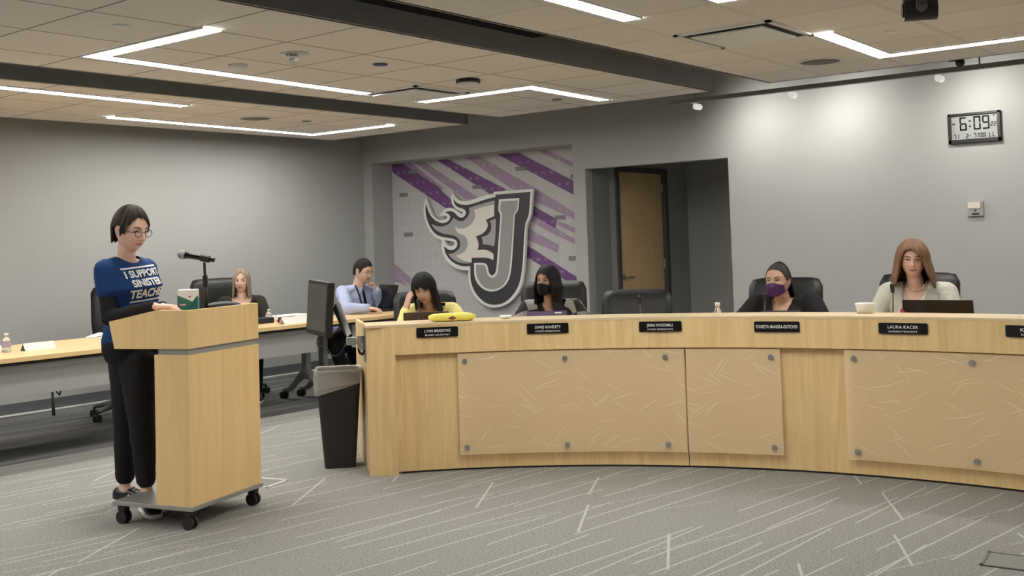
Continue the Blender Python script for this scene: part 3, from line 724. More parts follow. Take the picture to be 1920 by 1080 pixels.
# ---------------------------------------------------------------- office chairs
def make_chair(label, wide=.52, back_h=.62):
    """faces +X, origin on the floor under the seat"""
    e = empty('office_chair', (0, 0, 0), label=label, cat='chair', group='black leather office chairs')
    s = MB(); s.box((0, 0, .47), (.50, .52, .10), bev=.04); s.build('seat', M['leather'], e)
    b = MB()
    n = 9; rows = []
    vs, fs = [], []
    zs = [.46+.0*k for k in range(1)]
    for i in range(13):
        t = i/12; z = .50+back_h*t
        hw = wide/2*(.86+.14*min(1, t*2.2)) * (1 if t < .93 else 1-.10*((t-.93)/.07)**2)
        x = -.245-.10*t+.03*math.sin(t*PI)
        th = .045+.015*math.sin(t*PI)
        if i == 12: th *= .5
        for k in range(9):
            u = -1+2*k/8; rnd = 1-.35*abs(u)**4
            vs.append((x+th*rnd-.02*(1-abs(u)**2)*0+.03*u*u, hw*u, z-.012*abs(u)**6*(t > .9)))
        for k in range(9):
            u = 1-2*k/8; rnd = 1-.35*abs(u)**4
            vs.append((x-th*rnd*.7+.03*u*u, hw*u, z-.012*abs(u)**6*(t > .9)))
    for i in range(12):
        for k in range(18): fs.append((i*18+k, i*18+(k+1) % 18, (i+1)*18+(k+1) % 18, (i+1)*18+k))
    fs += [list(range(18))[::-1], [12*18+k for k in range(18)]]
    b.add(vs, fs, smooth=True).build('backrest', M['leather'], e)
    for sy in (-1, 1):
        a = MB(); a.tube(spline([(-.22, sy*.26, .50), (-.10, sy*.29, .62), (.05, sy*.30, .68), (.18, sy*.295, .67), (.16, sy*.28, .52), (.05, sy*.25, .46)], 5), .016, n=8)
        a.box((.06, sy*.298, .692), (.26, .055, .026), bev=.01); a.build('armrest', M['black'], e)
    MB().cyl((0, 0, .12), (0, 0, .42), .028).cyl((0, 0, .40), (0, 0, .43), .09).build('gas_column', M['dkmetal'], e)
    base = MB()
    for k in range(5):
        a = math.radians(72*k+18); d_ = V(math.cos(a), math.sin(a), 0)
        base.tube([d_*.03+V(0, 0, .13), d_*.16+V(0, 0, .115), d_*.30+V(0, 0, .085)], [.030, .026, .018], n=10)
        cs = MB(); c0 = d_*.31; sd = V(-d_.y, d_.x, 0)
        for q in (-1, 1): cs.cyl(c0+sd*(.010*q)+V(0, 0, .028), c0+sd*(.026*q)+V(0, 0, .028), .028, n=18)
        cs.cyl(c0+V(0, 0, .04), c0+V(0, 0, .085), .011, n=10); cs.box(tuple(c0+V(0, 0, .050)), (.05, .05, .02), rz=a, bev=.006)
        cs.build('caster', M['black'], e)
    base.build('star_base', M['dkmetal'], e)
    return e
chair_proto = None
def chair(pos, face, label, top=1.12, wide=None):
    """pos: floor point under the seat; face: direction the chair looks"""
    global chair_proto
    if chair_proto is None: chair_proto = c_ = make_chair(label)
    else: c_ = copy_tree(chair_proto); c_['label'] = label
    c_.location = (pos[0], pos[1], 0); c_.rotation_euler = (0, 0, math.atan2(face[1], face[0]))
    k = top/1.12; w = (wide or .52)/.52; c_.scale = (1, w, k)
    return c_
def arc_chair(pxl, pxr, py, Rb, label, turn=0.0):
    """chair whose back top spans pxl..pxr at py, back at radius Rb"""
    a_, b_ = onarc(pxl, py, Rb), onarc(pxr, py, Rb); m_ = (a_+b_)/2; w = (b_-a_).length
    inward = (V(DC.x, DC.y, 0)-V(m_.x, m_.y, 0)).normalized()
    inward = Matrix.Rotation(math.radians(turn), 3, 'Z') @ inward
    base = V(m_.x, m_.y, 0) + inward*.345
    return chair(base, inward, label, top=m_.z, wide=w)
arc_chair(737, 853, 545, 5.30, 'black leather office chair behind the woman in the yellow jacket')
arc_chair(977, 1099, 526, 5.46, 'black leather office chair behind the girl in the black mask')
arc_chair(1130, 1260, 542, 4.98, 'empty black leather office chair at the dais')
arc_chair(1407, 1543, 520, 5.36, 'black leather office chair behind the person in the purple mask')
arc_chair(1653, 1801, 511, 5.30, 'black leather office chair behind the woman in the light grey jacket')

# ---------------------------------------------------------------- things on the dais
def on_frame(px, py, R, z=None):
    """frame standing at a pixel/radius: x right, y away from the room, z up"""
    p = onarc(px, py, R); a = math.radians(arcdeg(p)); rad = V(math.cos(a), math.sin(a), 0)
    xax = V(math.sin(a), -math.cos(a), 0)
    return frame_m(V(p.x, p.y, p.z if z is None else z), xax, rad, V(0, 0, 1))
def thing_at(name, Mx, label, cat, group=None):
    e = empty(name, tuple(Mx.translation), label=label, cat=cat, group=group)
    return e, MBr(Mx)
def MBr(Mx):
    R3 = Mx.to_3x3().to_4x4()
    return lambda: MB(R3)
def laptop(pxl, pxr, pytop, R, label, m, tilt=12, logo=False, turn=0):
    mid = (pxl+pxr)/2; p = onarc(mid, pytop, R); w = (onarc(pxr, pytop, R)-onarc(pxl, pytop, R)).length
    Mx = on_frame(mid, pytop, R, .7455); h = (p.z-.7455-.012)/math.cos(math.radians(tilt))
    e, B = thing_at('laptop', Mx, label, 'laptop')
    B().box((0, .02+.115, .008), (w, .23, .015), bev=.004).build('keyboard_base', m, e)
    t = math.radians(tilt); L_ = Matrix.Translation((0, .02, .014)) @ Matrix.Rotation(t, 4, 'X')
    lid = B().box((0, 0, h/2), (w, .008, h), M=L_, bev=.003).build('screen_lid', m, e)
    if logo:
        g = B(); hexo = chaikin([(-.022,-.012),(0,-.026),(.024,-.012),(.022,.012),(.006,.030),(-.004,.016),(-.022,.010)], 1, 80)
        hexi = [(x*.55, y*.55) for x, y in hexo]
        g.prism([[V(x, 0, y+h*.55) for x, y in hexo], [V(x, 0, y+h*.55) for x, y in hexi][::-1]], (0, -.001, 0), M=L_ @ Matrix.Translation((w*.0, -.0041, 0)))
        g.box((w*.0, -.0045, h*.28), (w*.30, .001, .016), M=L_)
        g.build('lid_mark', mat('lid_emblem', (.20,.175,.15), .4, metal=.3), lid)
    return e
laptop(756, 841, 585, 4.52, 'dark bronze laptop with a mark on its lid in front of the woman in yellow', mat('bronze_metal', (.085,.070,.060), .4, metal=.5), logo=True)
laptop(1691, 1824, 563, 4.60, 'open black laptop in front of the woman in the light grey jacket', M['blackg'], tilt=8)
# yellow wrapped packet on the ledge
Mx = on_frame(848, 601, RF+.10, ZT+.002); e, B = thing_at('yellow_packet', Mx, 'yellow wrapped packet lying on the dais ledge', 'packet')
mb = B(); n = 26; ring = 18; vs = []; fs = []
for i in range(n+1):
    u = -1+2*i/n; r = 1 if abs(u) < .70 else 1-.70*((abs(u)-.70)/.30)**1.3
    hz = .025*r; hy = .052*r
    for k in range(ring):
        a = 2*PI*k/ring
        vs.append((u*.150, hy*math.copysign(abs(math.cos(a))**.7, math.cos(a)), .024+hz*math.copysign(abs(math.sin(a))**.7, math.sin(a))+.006*noise.noise(V(u*6, a*1.5, 1))-(.0 if math.sin(a) > 0 else 0)))
for i in range(n):
    for k in range(ring): fs.append((i*ring+k, i*ring+(k+1) % ring, (i+1)*ring+(k+1) % ring, (i+1)*ring+k))
fs += [list(range(ring))[::-1], [n*ring+k for k in range(ring)]]
pk = mb.add(vs, fs, smooth=True).build('wrapping', mat('yellow_wrap', (.80,.72,.12), .45, bump=.3, bscale=30), e)
B().prism([[V(-.028, -.0525, .020), V(0, -.0525, .034), V(.028, -.0525, .020), V(0, -.0525, .008)]], (0, .004, 0)).build('red_mark', mat('packet_mark', (.20,.05,.06), .5), pk)
# gooseneck microphones
def gooseneck(px, pyt, pyb, R, label, lean=0):
    pt = onarc(px, pyt, R); Mx = on_frame(px, pyb, R, .7455); e, B = thing_at('gooseneck_microphone', Mx, label, 'microphone', 'gooseneck microphones on the dais')
    h = pt.z-.7455
    B().box((0, .02, .012), (.09, .12, .022), bev=.008).build('desk_base', M['black'], e)
    x = lean
    B().tube(spline([(-x, 0, .02), (-x*.8, 0, h*.4), (-x*.3, 0, h*.75), (0, -.02, h-.035)], 5), .0045, n=8).build('stem', M['dkmetal'], e)
    B().cyl((0, -.018, h-.045), (0, -.028, h), .011, .013, n=14).sphere((0, -.028, h), (.013, .013, .010)).build('capsule', M['black'], e)
gooseneck(785, 562, 590, 4.50, 'gooseneck microphone in front of the woman in the yellow jacket')
gooseneck(1201, 556, 590, 4.62, 'thin gooseneck microphone in front of the empty chair')
gooseneck(1437, 551, 590, 4.48, 'gooseneck microphone in front of the person in the purple mask', .02)
gooseneck(1677, 534, 590, 4.48, 'gooseneck microphone in front of the woman in the light grey jacket', .012)
# purple cased tablet
Mx = on_frame(1025, 591, 4.45, .7455); e, B = thing_at('tablet', Mx, 'tablet in a purple case propped in front of the girl in the black mask', 'tablet')
L_ = Matrix.Translation((0, 0, .012)) @ Matrix.Rotation(math.radians(-20), 4, 'X')
zt_ = (onarc(1025, 588, 4.45).z-.7455)/math.cos(math.radians(20))
B().box((0, 0, zt_/2), (.265, .018, zt_), M=L_, bev=.006).build('case', mat('purple_case', (.075,.035,.11), .5), e)
B().box((.075, -.0105, zt_-.016), (.045, .003, .008), M=L_).build('sticker', M['white'], e)
# small bowl, bottle, cup, folders
Mx = on_frame(948, 598, RF+.16, ZT+.001); e, B = thing_at('paper_bowl', Mx, 'crumpled white paper left of the girl in the black mask', 'paper')
B().lathe([(.012, 0), (.030, .004), (.040, .014), (.036, .020), (.02, .012)], n=18).box((.012, 0, .018), (.05, .03, .006), bev=.002).build('paper_sheet', M['paper'], e)
bottle_label = mat('bottle_label', (.55,.56,.62), .5); water = mat('bottle_plastic', (.80,.82,.82), .12, trans=.80)
def bottle(Mx, label, s=1.0, lab=True, lm=None, zs=1.0):
    e, B = thing_at('water_bottle', Mx, label, 'bottle')
    B().lathe([(r*s, z*s*zs) for r, z in ((.026, 0), (.031, .006), (.031, .05), (.029, .055), (.031, .06), (.031, .12), (.027, .145), (.016, .172), (.0125, .18), (.0125, .19))], n=22).build('bottle_body', water, e)
    B().lathe([(r*s, z*s*zs) for r, z in ((.0145, .186), (.0145, .204), (.013, .206))], n=18).build('cap', M['white'], e)
    if lab: B().lathe([(r*s, z*s*zs) for r, z in ((.0316, .062), (.0318, .064), (.0318, .114), (.0316, .116))], n=22, cap=False).build('label_band', lm or bottle_label, e)
    return e
bottle(on_frame(1346, 592, 4.45, .7455+.0), 'clear water bottle with a white cap standing on the dais in front of the corridor', 1.12, zs=1.0)
Mx = on_frame(1622, 592, RF+.235, ZT+.001); e, B = thing_at('foam_cup', Mx, 'short white foam cup on the dais ledge', 'cup')
B().lathe([(.044, 0), (.050, .040), (.055, .048), (.056, .058), (.052, .059), (.048, .040), (.042, .006)], n=30).build('cup_wall', M['white'], e)
Mx = on_frame(1463, 596, 4.42, .7455); e, B = thing_at('desk_device', Mx, 'black flat device with small white labels in front of the person in the purple mask', 'device')
zt_ = onarc(1463, 583.5, 4.42).z-.7455
bx = B().box((0, .03, zt_/2), (.235, .06, zt_), bev=.004).build('case', M['black'], e)
B().box((.085, -.001, zt_-.014), (.034, .002, .007)).box((-.10, -.001, zt_-.016), (.010, .002, .008)).build('white_label', M['white'], e)
B().box((.012, -.001, zt_-.012), (.026, .002, .010)).build('grey_label', M['metal'], e)
Mx = on_frame(1697, 592, 4.42, .7455); e, B = thing_at('folder', Mx, 'red and white folder leaning beside the black laptop', 'folder')
zt_ = onarc(1690, 577, 4.42).z-.7455
B().prism([[V(-.045, 0, 0), V(-.035, 0, zt_), V(-.026, 0, zt_-.005), V(.03, 0, zt_*.72), V(.03, 0, 0)]], (0, .005, 0)).build('white_sheet', M['paper'], e)
B().prism([[V(-.030, -.004, 0), V(-.026, -.004, zt_-.004), V(-.012, -.004, zt_-.008), V(.03, -.004, zt_*.70), V(.03, -.004, 0)]], (0, .003, 0)).build('red_cover', mat('red_cover', (.42,.05,.09), .5), e)
Mx = on_frame(1911, 599.5, RF+.05, ZT+.001); e, B = thing_at('paper_scrap', Mx, 'small white folded paper tip on the ledge at the right edge of the frame', 'paper')
B().prism([[V(-.008, 0, 0), V(.008, 0, 0), V(0, 0, .014)]], (0, .006, 0)).build('paper_fold', M['paper'], e)

# ---------------------------------------------------------------- floor things
def floorbox(x, y, rz, w, m, label):
    e = empty('floor_box', (x, y, 0), rz, label=label, cat='floor box')
    f = MB()
    for sx, sy in ((1, 0), (-1, 0), (0, 1), (0, -1)): f.box((sx*w/2, sy*w/2, .003), (.012 if sx else w+.012, .012 if sy else w+.012, .006))
    f.build('rim', m, e)
    MB().box((0, 0, .002), (w-.012, w-.012, .004)).build('lid', mat('carpet_inset', (.22,.22,.21), .9, bump=.4), e)
floorbox(-1.24, 4.86, .1, .20, M['dkmetal'], 'square floor box in the carpet at the bottom right')
floorbox(-5.28, 4.16, .25, .20, M['white'], 'white rimmed floor box behind the lectern')
# trash can
tc_ = (at(612, 875, 2, 0)+at(664, 872, 2, 0))/2
dirx = (at(664, 872, 2, 0)-at(612, 875, 2, 0)); wbin = .30
ang = math.atan2(dirx.y, dirx.x); nrm = V(-math.sin(ang), math.cos(ang), 0)
e = empty('trash_can', tuple(V(tc_.x, tc_.y, 0)+nrm*.09+V(.7837, .6212, 0)*.012-V(-.6212, .7837, 0)*.075), ang, label='black plastic waste bin with a clear liner beside the end of the dais', cat='waste bin')
def rr(w, d, r, z, n=4): return [V(p.x, p.y, z) for p in rrect(w, d, r, n)]
def shell(rings, m, name, parent, closed_bottom=True):
    vs = [p for R_ in rings for p in R_]; k = len(rings[0]); fs = []
    for i in range(len(rings)-1):
        for j in range(k): fs.append((i*k+j, i*k+(j+1) % k, (i+1)*k+(j+1) % k, (i+1)*k+j))
    if closed_bottom: fs.append(list(range(k))[::-1])
    return MB().add(vs, fs, smooth=False).build(name, m, parent, recalc=False)
wb_, db_, wt_, dt_, hb_ = .195, .175, .285, .245, .60
shell([rr(wb_, db_, .03, .0), rr(wt_, dt_, .035, hb_), rr(wt_+.012, dt_+.012, .038, hb_), rr(wt_+.012, dt_+.012, .038, hb_+.012), rr(wt_-.01, dt_-.01, .032, hb_+.012), rr(wb_-.01, db_-.01, .026, .01)], M['rubber'], 'bin_body', e)
liner_m = mat('liner_film', (.80,.78,.75), .2, alpha=.36, bump=1.0, bscale=25)
random.seed(5)
def wob(L_, a): return [p + V(p.x, p.y, 0).normalized()*a*noise.noise(V(p.x*22, p.y*22, p.z*14)) for p in L_]
def dens(w, d, r, z): return rr(w, d, r, z, 10)
rg = [dens(wt_-.05, dt_-.05, .03, .40), dens(wt_-.035, dt_-.035, .03, .50), dens(wt_-.018, dt_-.018, .035, .622), dens(wt_+.016, dt_+.016, .04, .626)]
rg = [wob(r_, .012) for r_ in rg[:2]] + rg[2:]
for z, g in ((.59, .024), (.56, .030), (.52, .036), (.49, .030)):
    R_ = wob(dens(wt_+g-(.6-z)*.15, dt_+g-(.6-z)*.12, .04, z), .010)
    if z < .5: R_ = [V(p.x, p.y, p.z + .035*(p.x/.14)+.012*math.sin(p.y*40)) for p in R_]
    elif z < .55: R_ = [V(p.x, p.y, p.z + .018*(p.x/.14)) for p in R_]
    rg.append(R_)
shell(rg, liner_m, 'liner_bag', e, False)

# ---------------------------------------------------------------- lectern
F0 = V(-4.712, 3.260, 0); un = V(-.258, .966, 0).normalized(); nn_ = V(un.y, -un.x, 0)
LT = math.atan2(nn_.y, nn_.x)      # the lectern faces nn_; local +X = front, +Y = width
lec = empty('lectern', tuple(F0), LT, label='maple lectern on casters at which the woman in the blue shirt stands', cat='lectern')
WU = .578; wl = .222; wt = .525
# lower body: hollow towards the user
MB().box((-.010, WU/2, .50), (.020, WU, .765)).build('front_panel', M['woodp'], lec)
for y in (.010, WU-.010): MB().box((-.020-(wl-.02)/2, y, .50), (wl-.02, .020, .765)).build('side_panel', M['woodp'], lec)
MB().box((-.13, WU/2, .45), (.16, WU-.04, .02)).build('shelf', M['woodp'], lec)
# recess band
MB().box((-.014-(wl-.03)/2, WU/2, .899), (wl-.03, WU-.024, .034)).build('recess_band', M['grey'], lec)
# top box
MB().box((-.010, WU/2, 1.012), (.020, WU, .196)).build('top_front_panel', M['woodp'], lec)
for y in (0, WU-.02):
    MB().prism([[V(-.0200, y, .914), V(-.490, y, .910), V(-.525, y, 1.052), V(-.212, y, 1.110), V(-.0200, y, 1.110)]], (0, .020, 0)).build('top_side_panel', M['woodp'], lec)
MB().box((-.25, WU/2, .922), (.46, WU-.04, .016)).build('top_floor', M['woodp'], lec)
tb = MB(); tb.prism([[V(-.020, .02, 1.078), V(-.212, .02, 1.078), V(-.50, .02, 1.024), V(-.50, .02, 1.008), V(-.212, .02, 1.062), V(-.020, .02, 1.062)]], (0, WU-.04, 0))
tb.build('reading_top', M['woodedge'], lec)
# base plate and casters
bp_ = MB(); bp_.box((-.2525, WU/2, .108), (.525, WU+.01, .022), bev=.003); bp_.build('base_plate', M['metal'], lec)
for x, y in ((-.035, .03), (-.47, .03), (-.035, WU-.03), (-.47, WU-.03)):
    c_ = MB(); c_.box((x, y, .080), (.05, .04, .035), bev=.008); c_.cyl((x-.0, y-.022, .034), (x, y-.006, .034), .034, n=24); c_.cyl((x, y+.006, .034), (x, y+.022, .034), .034, n=24)
    c_.cyl((x, y-.01, .034), (x, y+.01, .034), .012, n=12)
    c_.build('caster', M['black'], lec)
def lecpt(u, w, z): return F0 + un*u - nn_*w + V(0, 0, z)
Lr = Matrix.Rotation(LT, 4, 'Z')
# microphone on its stand
pm = lecpt(.30, .13, 1.079)
e = empty('lectern_microphone', tuple(pm), label='black handheld microphone with silver grille on a stand on the lectern', cat='microphone')
dm = depth_of(pm)
a_ = dp(385, 572, dm)-pm
head = dp(337, 476.5, dm-.0)-pm; tail = dp(402, 487.5, dm)-pm; joint = dp(383, 492, dm)-pm
MB().cyl((0, 0, 0), (0, 0, .012), .062, n=28).build('stand_base', M['black'], e)
topz = joint.z
st = MB(); st.tube([V(0, 0, .01), V(joint.x*.3, joint.y*.3, topz*.6)], .010, n=14); st.tube([V(joint.x*.3, joint.y*.3, topz*.55), joint], .0075, n=12)
st.cyl(V(joint.x*.4, joint.y*.4, topz*.52), V(joint.x*.6, joint.y*.6, topz*.74), .0135, n=14)
st.build('stand_pole', M['black'], e)
ax_ = (tail-head).normalized()
mh = MB(); mh.cyl(head+ax_*.045, tail, .0165, .0125, n=20); mh.cyl(head+ax_*.028, head+ax_*.05, .021, .017, n=20); mh.build('handle', M['blackg'], e)
MB().cyl(head+ax_*.022, head+ax_*.030, .0245, n=22).sphere(head+ax_*.012, (.0245, .0245, .0245), 20, 12).build('grille', mat('mic_grille', (.35,.34,.33), .4, metal=.7, bump=1, bscale=900), e)
cl_ = MB(); cl_.cyl(joint+V(0, 0, .004), joint+V(0, 0, .026), .010, n=12); cl_.cyl(joint+ax_*-.02+V(0, 0, .022), joint+ax_*.03+V(0, 0, .022)+ax_*0, .019, n=16)
cl_.build('clip', M['black'], e)
# tissue box: white with green wedge
pt = at(353.5, 583.5, 2, 1.079)
e = empty('tissue_box', tuple(pt), math.radians(50), label='white and green tissue box with a small pink label on the lectern', cat='tissue box')
w_ = .106
MB().box((0, 0, .060), (w_, w_, .120), bev=.004).build('carton', M['white'], e)
gr = MB(); gr.prism([[V(-w_/2, -w_/2-.001, .004), V(w_/2, -w_/2-.001, .004), V(w_/2, -w_/2-.001, .088), V(w_*.25, -w_/2-.001, .055), V(-w_/2, -w_/2-.001, .092)]], (0, .001, 0))
gr.prism([[V(w_/2+.001, -w_/2, .004), V(w_/2+.001, w_/2, .004), V(w_/2+.001, w_/2, .06), V(w_/2+.001, -w_/2, .088)]], (-.001, 0, 0))
gr.build('green_wedge', mat('green_print', (.03,.17,.13), .5), e)
gr = MB(); gr.prism([[V(-w_*.30, -w_/2-.002, .004), V(w_/2, -w_/2-.002, .004), V(w_/2, -w_/2-.002, .084), V(w_*.2, -w_/2-.002, .042)]], (0, .001, 0)); gr.build('dark_green_wedge', mat('dark_green_print', (.0,.105,.085), .5), e)
MB().box((-w_*.22, -w_/2-.003, .040), (.042, .002, .014)).build('label_back', M['black'], e)
MB().box((-w_*.22, -w_/2-.0045, .040), (.034, .001, .009)).build('pink_label', mat('pink_label', (.70,.45,.50), .5), e)
MB().prism([[V(w_*.02, -w_/2-.003, .083), V(w_*.20, -w_/2-.003, .088), V(w_*.16, -w_/2-.003, .077)]], (0, .002, 0)).build('print_mark', M['dkmetal'], e)
# black pouch, papers
pp = lecpt(.40, .10, 1.079)
e = empty('black_pouch', tuple(pp), LT+1.2, label='black leather pouch lying on the lectern behind the microphone', cat='pouch')
MB().sphere((0, 0, .026), (.115, .05, .026), 22, 10).build('pouch_body', M['leather'], e)
MB().tube(spline([(.09, 0, .03), (.13, -.03, .02), (.16, -.02, .03), (.18, .02, .012)], 5), .004, n=6).build('strap', M['black'], e)
pp = lecpt(.47, .05, 1.079)
e = empty('folded_paper', tuple(pp), LT, label='folded white paper at the far end of the lectern top', cat='paper')
MB().box((0, 0, .0015), (.06, .14, .003)).build('sheet', M['paper'], e)
MB().box((0, 0, .004), (.055, .12, .002), M=Matrix.Translation((0, 0, .006)) @ Matrix.Rotation(.12, 4, 'Y')).build('fold', M['paper'], e)
# ================================================================ side tables along the left wall
def table(y0, y1, xf, xb, p0, p1, label, legs=(), z=.74):
    e = empty('side_table', ((xf+xb)/2, (y0+y1)/2, 0), label=label, cat='table', group='maple flip-top tables by the left wall')
    cx, cy = (xf+xb)/2, (y0+y1)/2
    MB().box((0, 0, z-.016), (xf-xb, y1-y0, .032), bev=.003).build('tabletop', M['woodh'], e)
    MB().box((0, 0, z-.045), (xf-xb-.12, y1-y0-.1, .026)).build('under_frame', M['black'], e)
    if p1 > p0: MB().box((xf-.10-cx, (p0+p1)/2-cy, .578), (.016, p1-p0, .215)).build('modesty_panel', M['greyp'], e)
    for ly in legs:
        L_ = MB(); y = ly-cy; x = (xf-.38)-cx
        L_.box((x, y, .45), (.075, .055, .50), bev=.01)
        L_.build('leg', M['leg'], e)
        ft = MB()
        ft.tube(spline([(x, y, .28), (x+.10, y, .20), (x+.26, y, .10), (x+.36, y, .075)], 5), [.036]*6+[.03]*5+[.024]*5, n=10)
        ft.tube(spline([(x, y, .28), (x-.10, y, .20), (x-.22, y, .10), (x-.32, y, .075)], 5), [.036]*6+[.03]*5+[.024]*5, n=10)
        ft.build('foot', M['leg'], e)
        for fx in (x+.36, x-.32):
            c_ = MB()
            for q in (-1, 1): c_.cyl((fx, y+.010*q, .032), (fx, y+.030*q, .032), .032, n=18)
            c_.cyl((fx, y, .03), (fx, y, .085), .010, n=10).build('caster', M['black'], e)
    return e
XF1 = at(96, 663.5, 2, .74).x; XF2 = at(530, 611, 2, .74).x; XF3 = at(700, 594, 2, .74).x
table(2.4, 4.72, XF1, XF1-1.02, 2.4, 4.62, 'near flip-top table at the left edge of the frame, grey front panel')
y2a, y2b = 4.78, at(598, 606, 0, XF2).y
table(y2a, y2b, XF2, XF2-.86, y2a+.1, at(592, 640, 0, XF2-.10).y, 'flip-top table of the woman in the dark jacket, grey front panel', legs=(at(574, 680, 0, XF2-.38).y,))
y3b = at(868, 577, 2, .74).y
table(y2b+.03, y3b, XF3, XF3-.62, at(660, 625, 0, XF3-.10).y, y3b-.1, 'flip-top table of the man in the light blue shirt', legs=(at(606, 665, 0, XF3-.38).y, y3b-.3))
# ratchet strut hanging from the near table
e = empty('folding_strut', tuple(at(98, 735, 0, XF1-.12)), label='black folding strut hanging under the near side table', cat='strut')
o_ = Vector(e.location)
def rel(px, py): return at(px, py, 0, XF1-.12)-o_
MB().tube([rel(98, 728), rel(99.5, 755), rel(101, 779)], [.007, .010, .012], n=8).build('strut_rod', M['black'], e)
MB().tube([rel(102, 729), rel(112, 741), rel(115, 728)], .007, n=8).build('bracket', M['black'], e)
MB().box(tuple(rel(96, 731)), (.02, .05, .03)).build('mount', M['grey'], e)
def tb_frame(px, py, z=.7405, rz=0): 
    p = at(px, py, 2, z); return Matrix.Translation(p) @ Matrix.Rotation(rz, 4, 'Z')
purple_l = mat('bottle_label_purple', (.35,.28,.42), .5)
bottle(tb_frame(12, 661), 'water bottle with a white cap on the near side table', .98, lm=purple_l, zs=.66)
bottle(tb_frame(504.5, 604), 'water bottle on the table in front of the woman in the dark jacket', .98, zs=.58)
# tent card
e = empty('tent_card', tuple(at(72, 655, 2, .7405)), math.radians(2), label='white folded tent card on the near side table', cat='card')
MB().prism([[V(.035, -.115, 0), V(0, -.115, .052), V(-.035, -.115, 0), V(-.032, -.115, 0), V(0, -.115, .047), V(.032, -.115, 0)]], (0, .23, 0)).build('card_fold', mat('tent_card_paper', (.60,.59,.56), .6), e)
MB().prism([[V(.030, -.1155, 0.001), V(0, -.1155, .045), V(-.030, -.1155, .001)]], (0, .002, 0)).build('card_inside', M['black'], e)  # shade under the fold, put in as a black plate
e = empty('papers', tuple(at(183, 633, 2, .7405)), math.radians(20), label='folded white papers on the near side table beside the standing woman', cat='paper')
MB().box((0, 0, .004), (.10, .16, .008)).build('sheet', M['paper'], e)
MB().box((0, 0, .012), (.10, .16, .003), M=Matrix.Rotation(.14, 4, 'X') @ Matrix.Translation((0, 0, .010))).build('fold', M['paper'], e)
e = empty('papers', tuple(at(0, 658, 2, .7405)), math.radians(0), label='white paper at the left edge of the frame beside the bottle', cat='paper')
MB().prism([[V(.0, -.08, 0), V(0, .02, 0), V(0, .02, .035), V(0, -.08, .06)]], (.004, 0, 0)).build('sheet', M['paper'], e)
e = empty('name_card', tuple(at(553, 606, 2, .7405)), math.radians(0), label='white name card standing on the table of the woman in the dark jacket', cat='card')
MB().prism([[V(.03, -.14, 0), V(-.012, -.14, .060), V(-.05, -.14, 0), V(-.046, -.14, 0), V(-.012, -.14, .056), V(.027, -.14, 0)]], (0, .28, 0)).build('card_fold', M['paper'], e)
e = empty('papers', tuple(at(545, 598, 2, .7405)), 0, label='stack of white papers behind the name card', cat='paper')
MB().box((0, 0, .02), (.22, .34, .04), bev=.004).build('paper_stack', M['paper'], e)
e = empty('pencil_case', tuple(at(535, 603.5, 2, .7405)), 0, label='black case with red end lying between the bottle and the name card', cat='case')
MB().box((0, .03, .022), (.07, .17, .044), bev=.008).build('case_body', M['black'], e)
MB().box((.03, -.07, .016), (.05, .055, .03), bev=.005).build('red_end', mat('dark_red', (.16,.015,.02), .5), e)
e = empty('black_box', tuple(at(493, 606, 2, .7405)), 0, label='black box on the table beside the lectern edge', cat='box')
MB().box((0, 0, .025), (.12, .16, .05), bev=.006).build('box_body', M['black'], e)
# man's laptop
zz = .7405
pa, pb = at(690, 585.5, 2, zz), at(765, 578, 2, zz)
hinge0 = at(738, 583, 2, zz); 
e = empty('laptop', tuple(hinge0), label='open black laptop in front of the man in the light blue shirt', cat='laptop')
lx = V(.25, 1, 0).normalized()                        # direction the man looks
sd = V(-lx.y, lx.x, 0)                                # to his left
B_ = MB()
dl = depth_of(hinge0)
v0 = hinge0
hp = hinge0+V(-.02, 0, 0)
# lid: hinge line runs away from the camera along sd
MBl = MB(frame_m((0, 0, 0), -sd, lx, V(0, 0, 1)))
MBl.box((-.17, -.12, .009), (.34, .24, .016), bev=.004).build('keyboard_base', M['black'], e)
L_ = Matrix.Translation((0, .0, .014)) @ Matrix.Rotation(math.radians(-12), 4, 'X')
MB(frame_m((0, 0, 0), -sd, lx, V(0, 0, 1))).box((-.17, .004, .125), (.36, .008, .25), M=L_, bev=.003).build('screen_lid', M['blackg'], e)
e = empty('papers', tuple(at(731, 579, 2, .7405)), 0, label='white paper edge between the man\'s laptop and the woman in yellow', cat='paper')
MB().prism([[V(0, -.03, 0), V(0, .04, 0), V(0, .04, .03), V(0, -.03, .075)]], (-.005, 0, 0)).build('sheet', M['paper'], e)
# chairs of the side tables
p_ = at(238, 781, 2, 0)
chair(V(p_.x, p_.y, 0), V(.9, -.45, 0), 'empty black leather office chair behind the standing woman', top=1.12)
wpos = V(-8.62, at(440, 560, 0, -8.62).y, 0)
chair(V(-8.50, at(425, 560, 0, -8.6).y, 0), V(1, -.15, 0), 'black leather office chair of the woman in the dark jacket', top=1.13, wide=.56)
man_pos = V(-8.28, at(655, 580, 0, -8.28).y, 0)
chair(man_pos+V(-.0, -.02, 0), V(.75, .75, 0), 'black office chair of the man in the light blue shirt', top=.86)

# ---------------------------------------------------------------- monitor on an arm at the end of the dais
ring = lambda *p: [Vector(q) for q in p]
wend = V(-4.846, 4.624, 0)
br = at(689, 640, 2, .83)                       # bracket on the end wall
e = empty('arm_mounted_monitor', tuple(V(-4.93, 4.63, .80)), label='grey flat monitor turned sideways on an arm at the end of the dais', cat='monitor')
eo = Vector(e.location); dM = depth_of(eo)
def mp2(px, py, dd=0): return dp(px, py, dM+dd)-eo
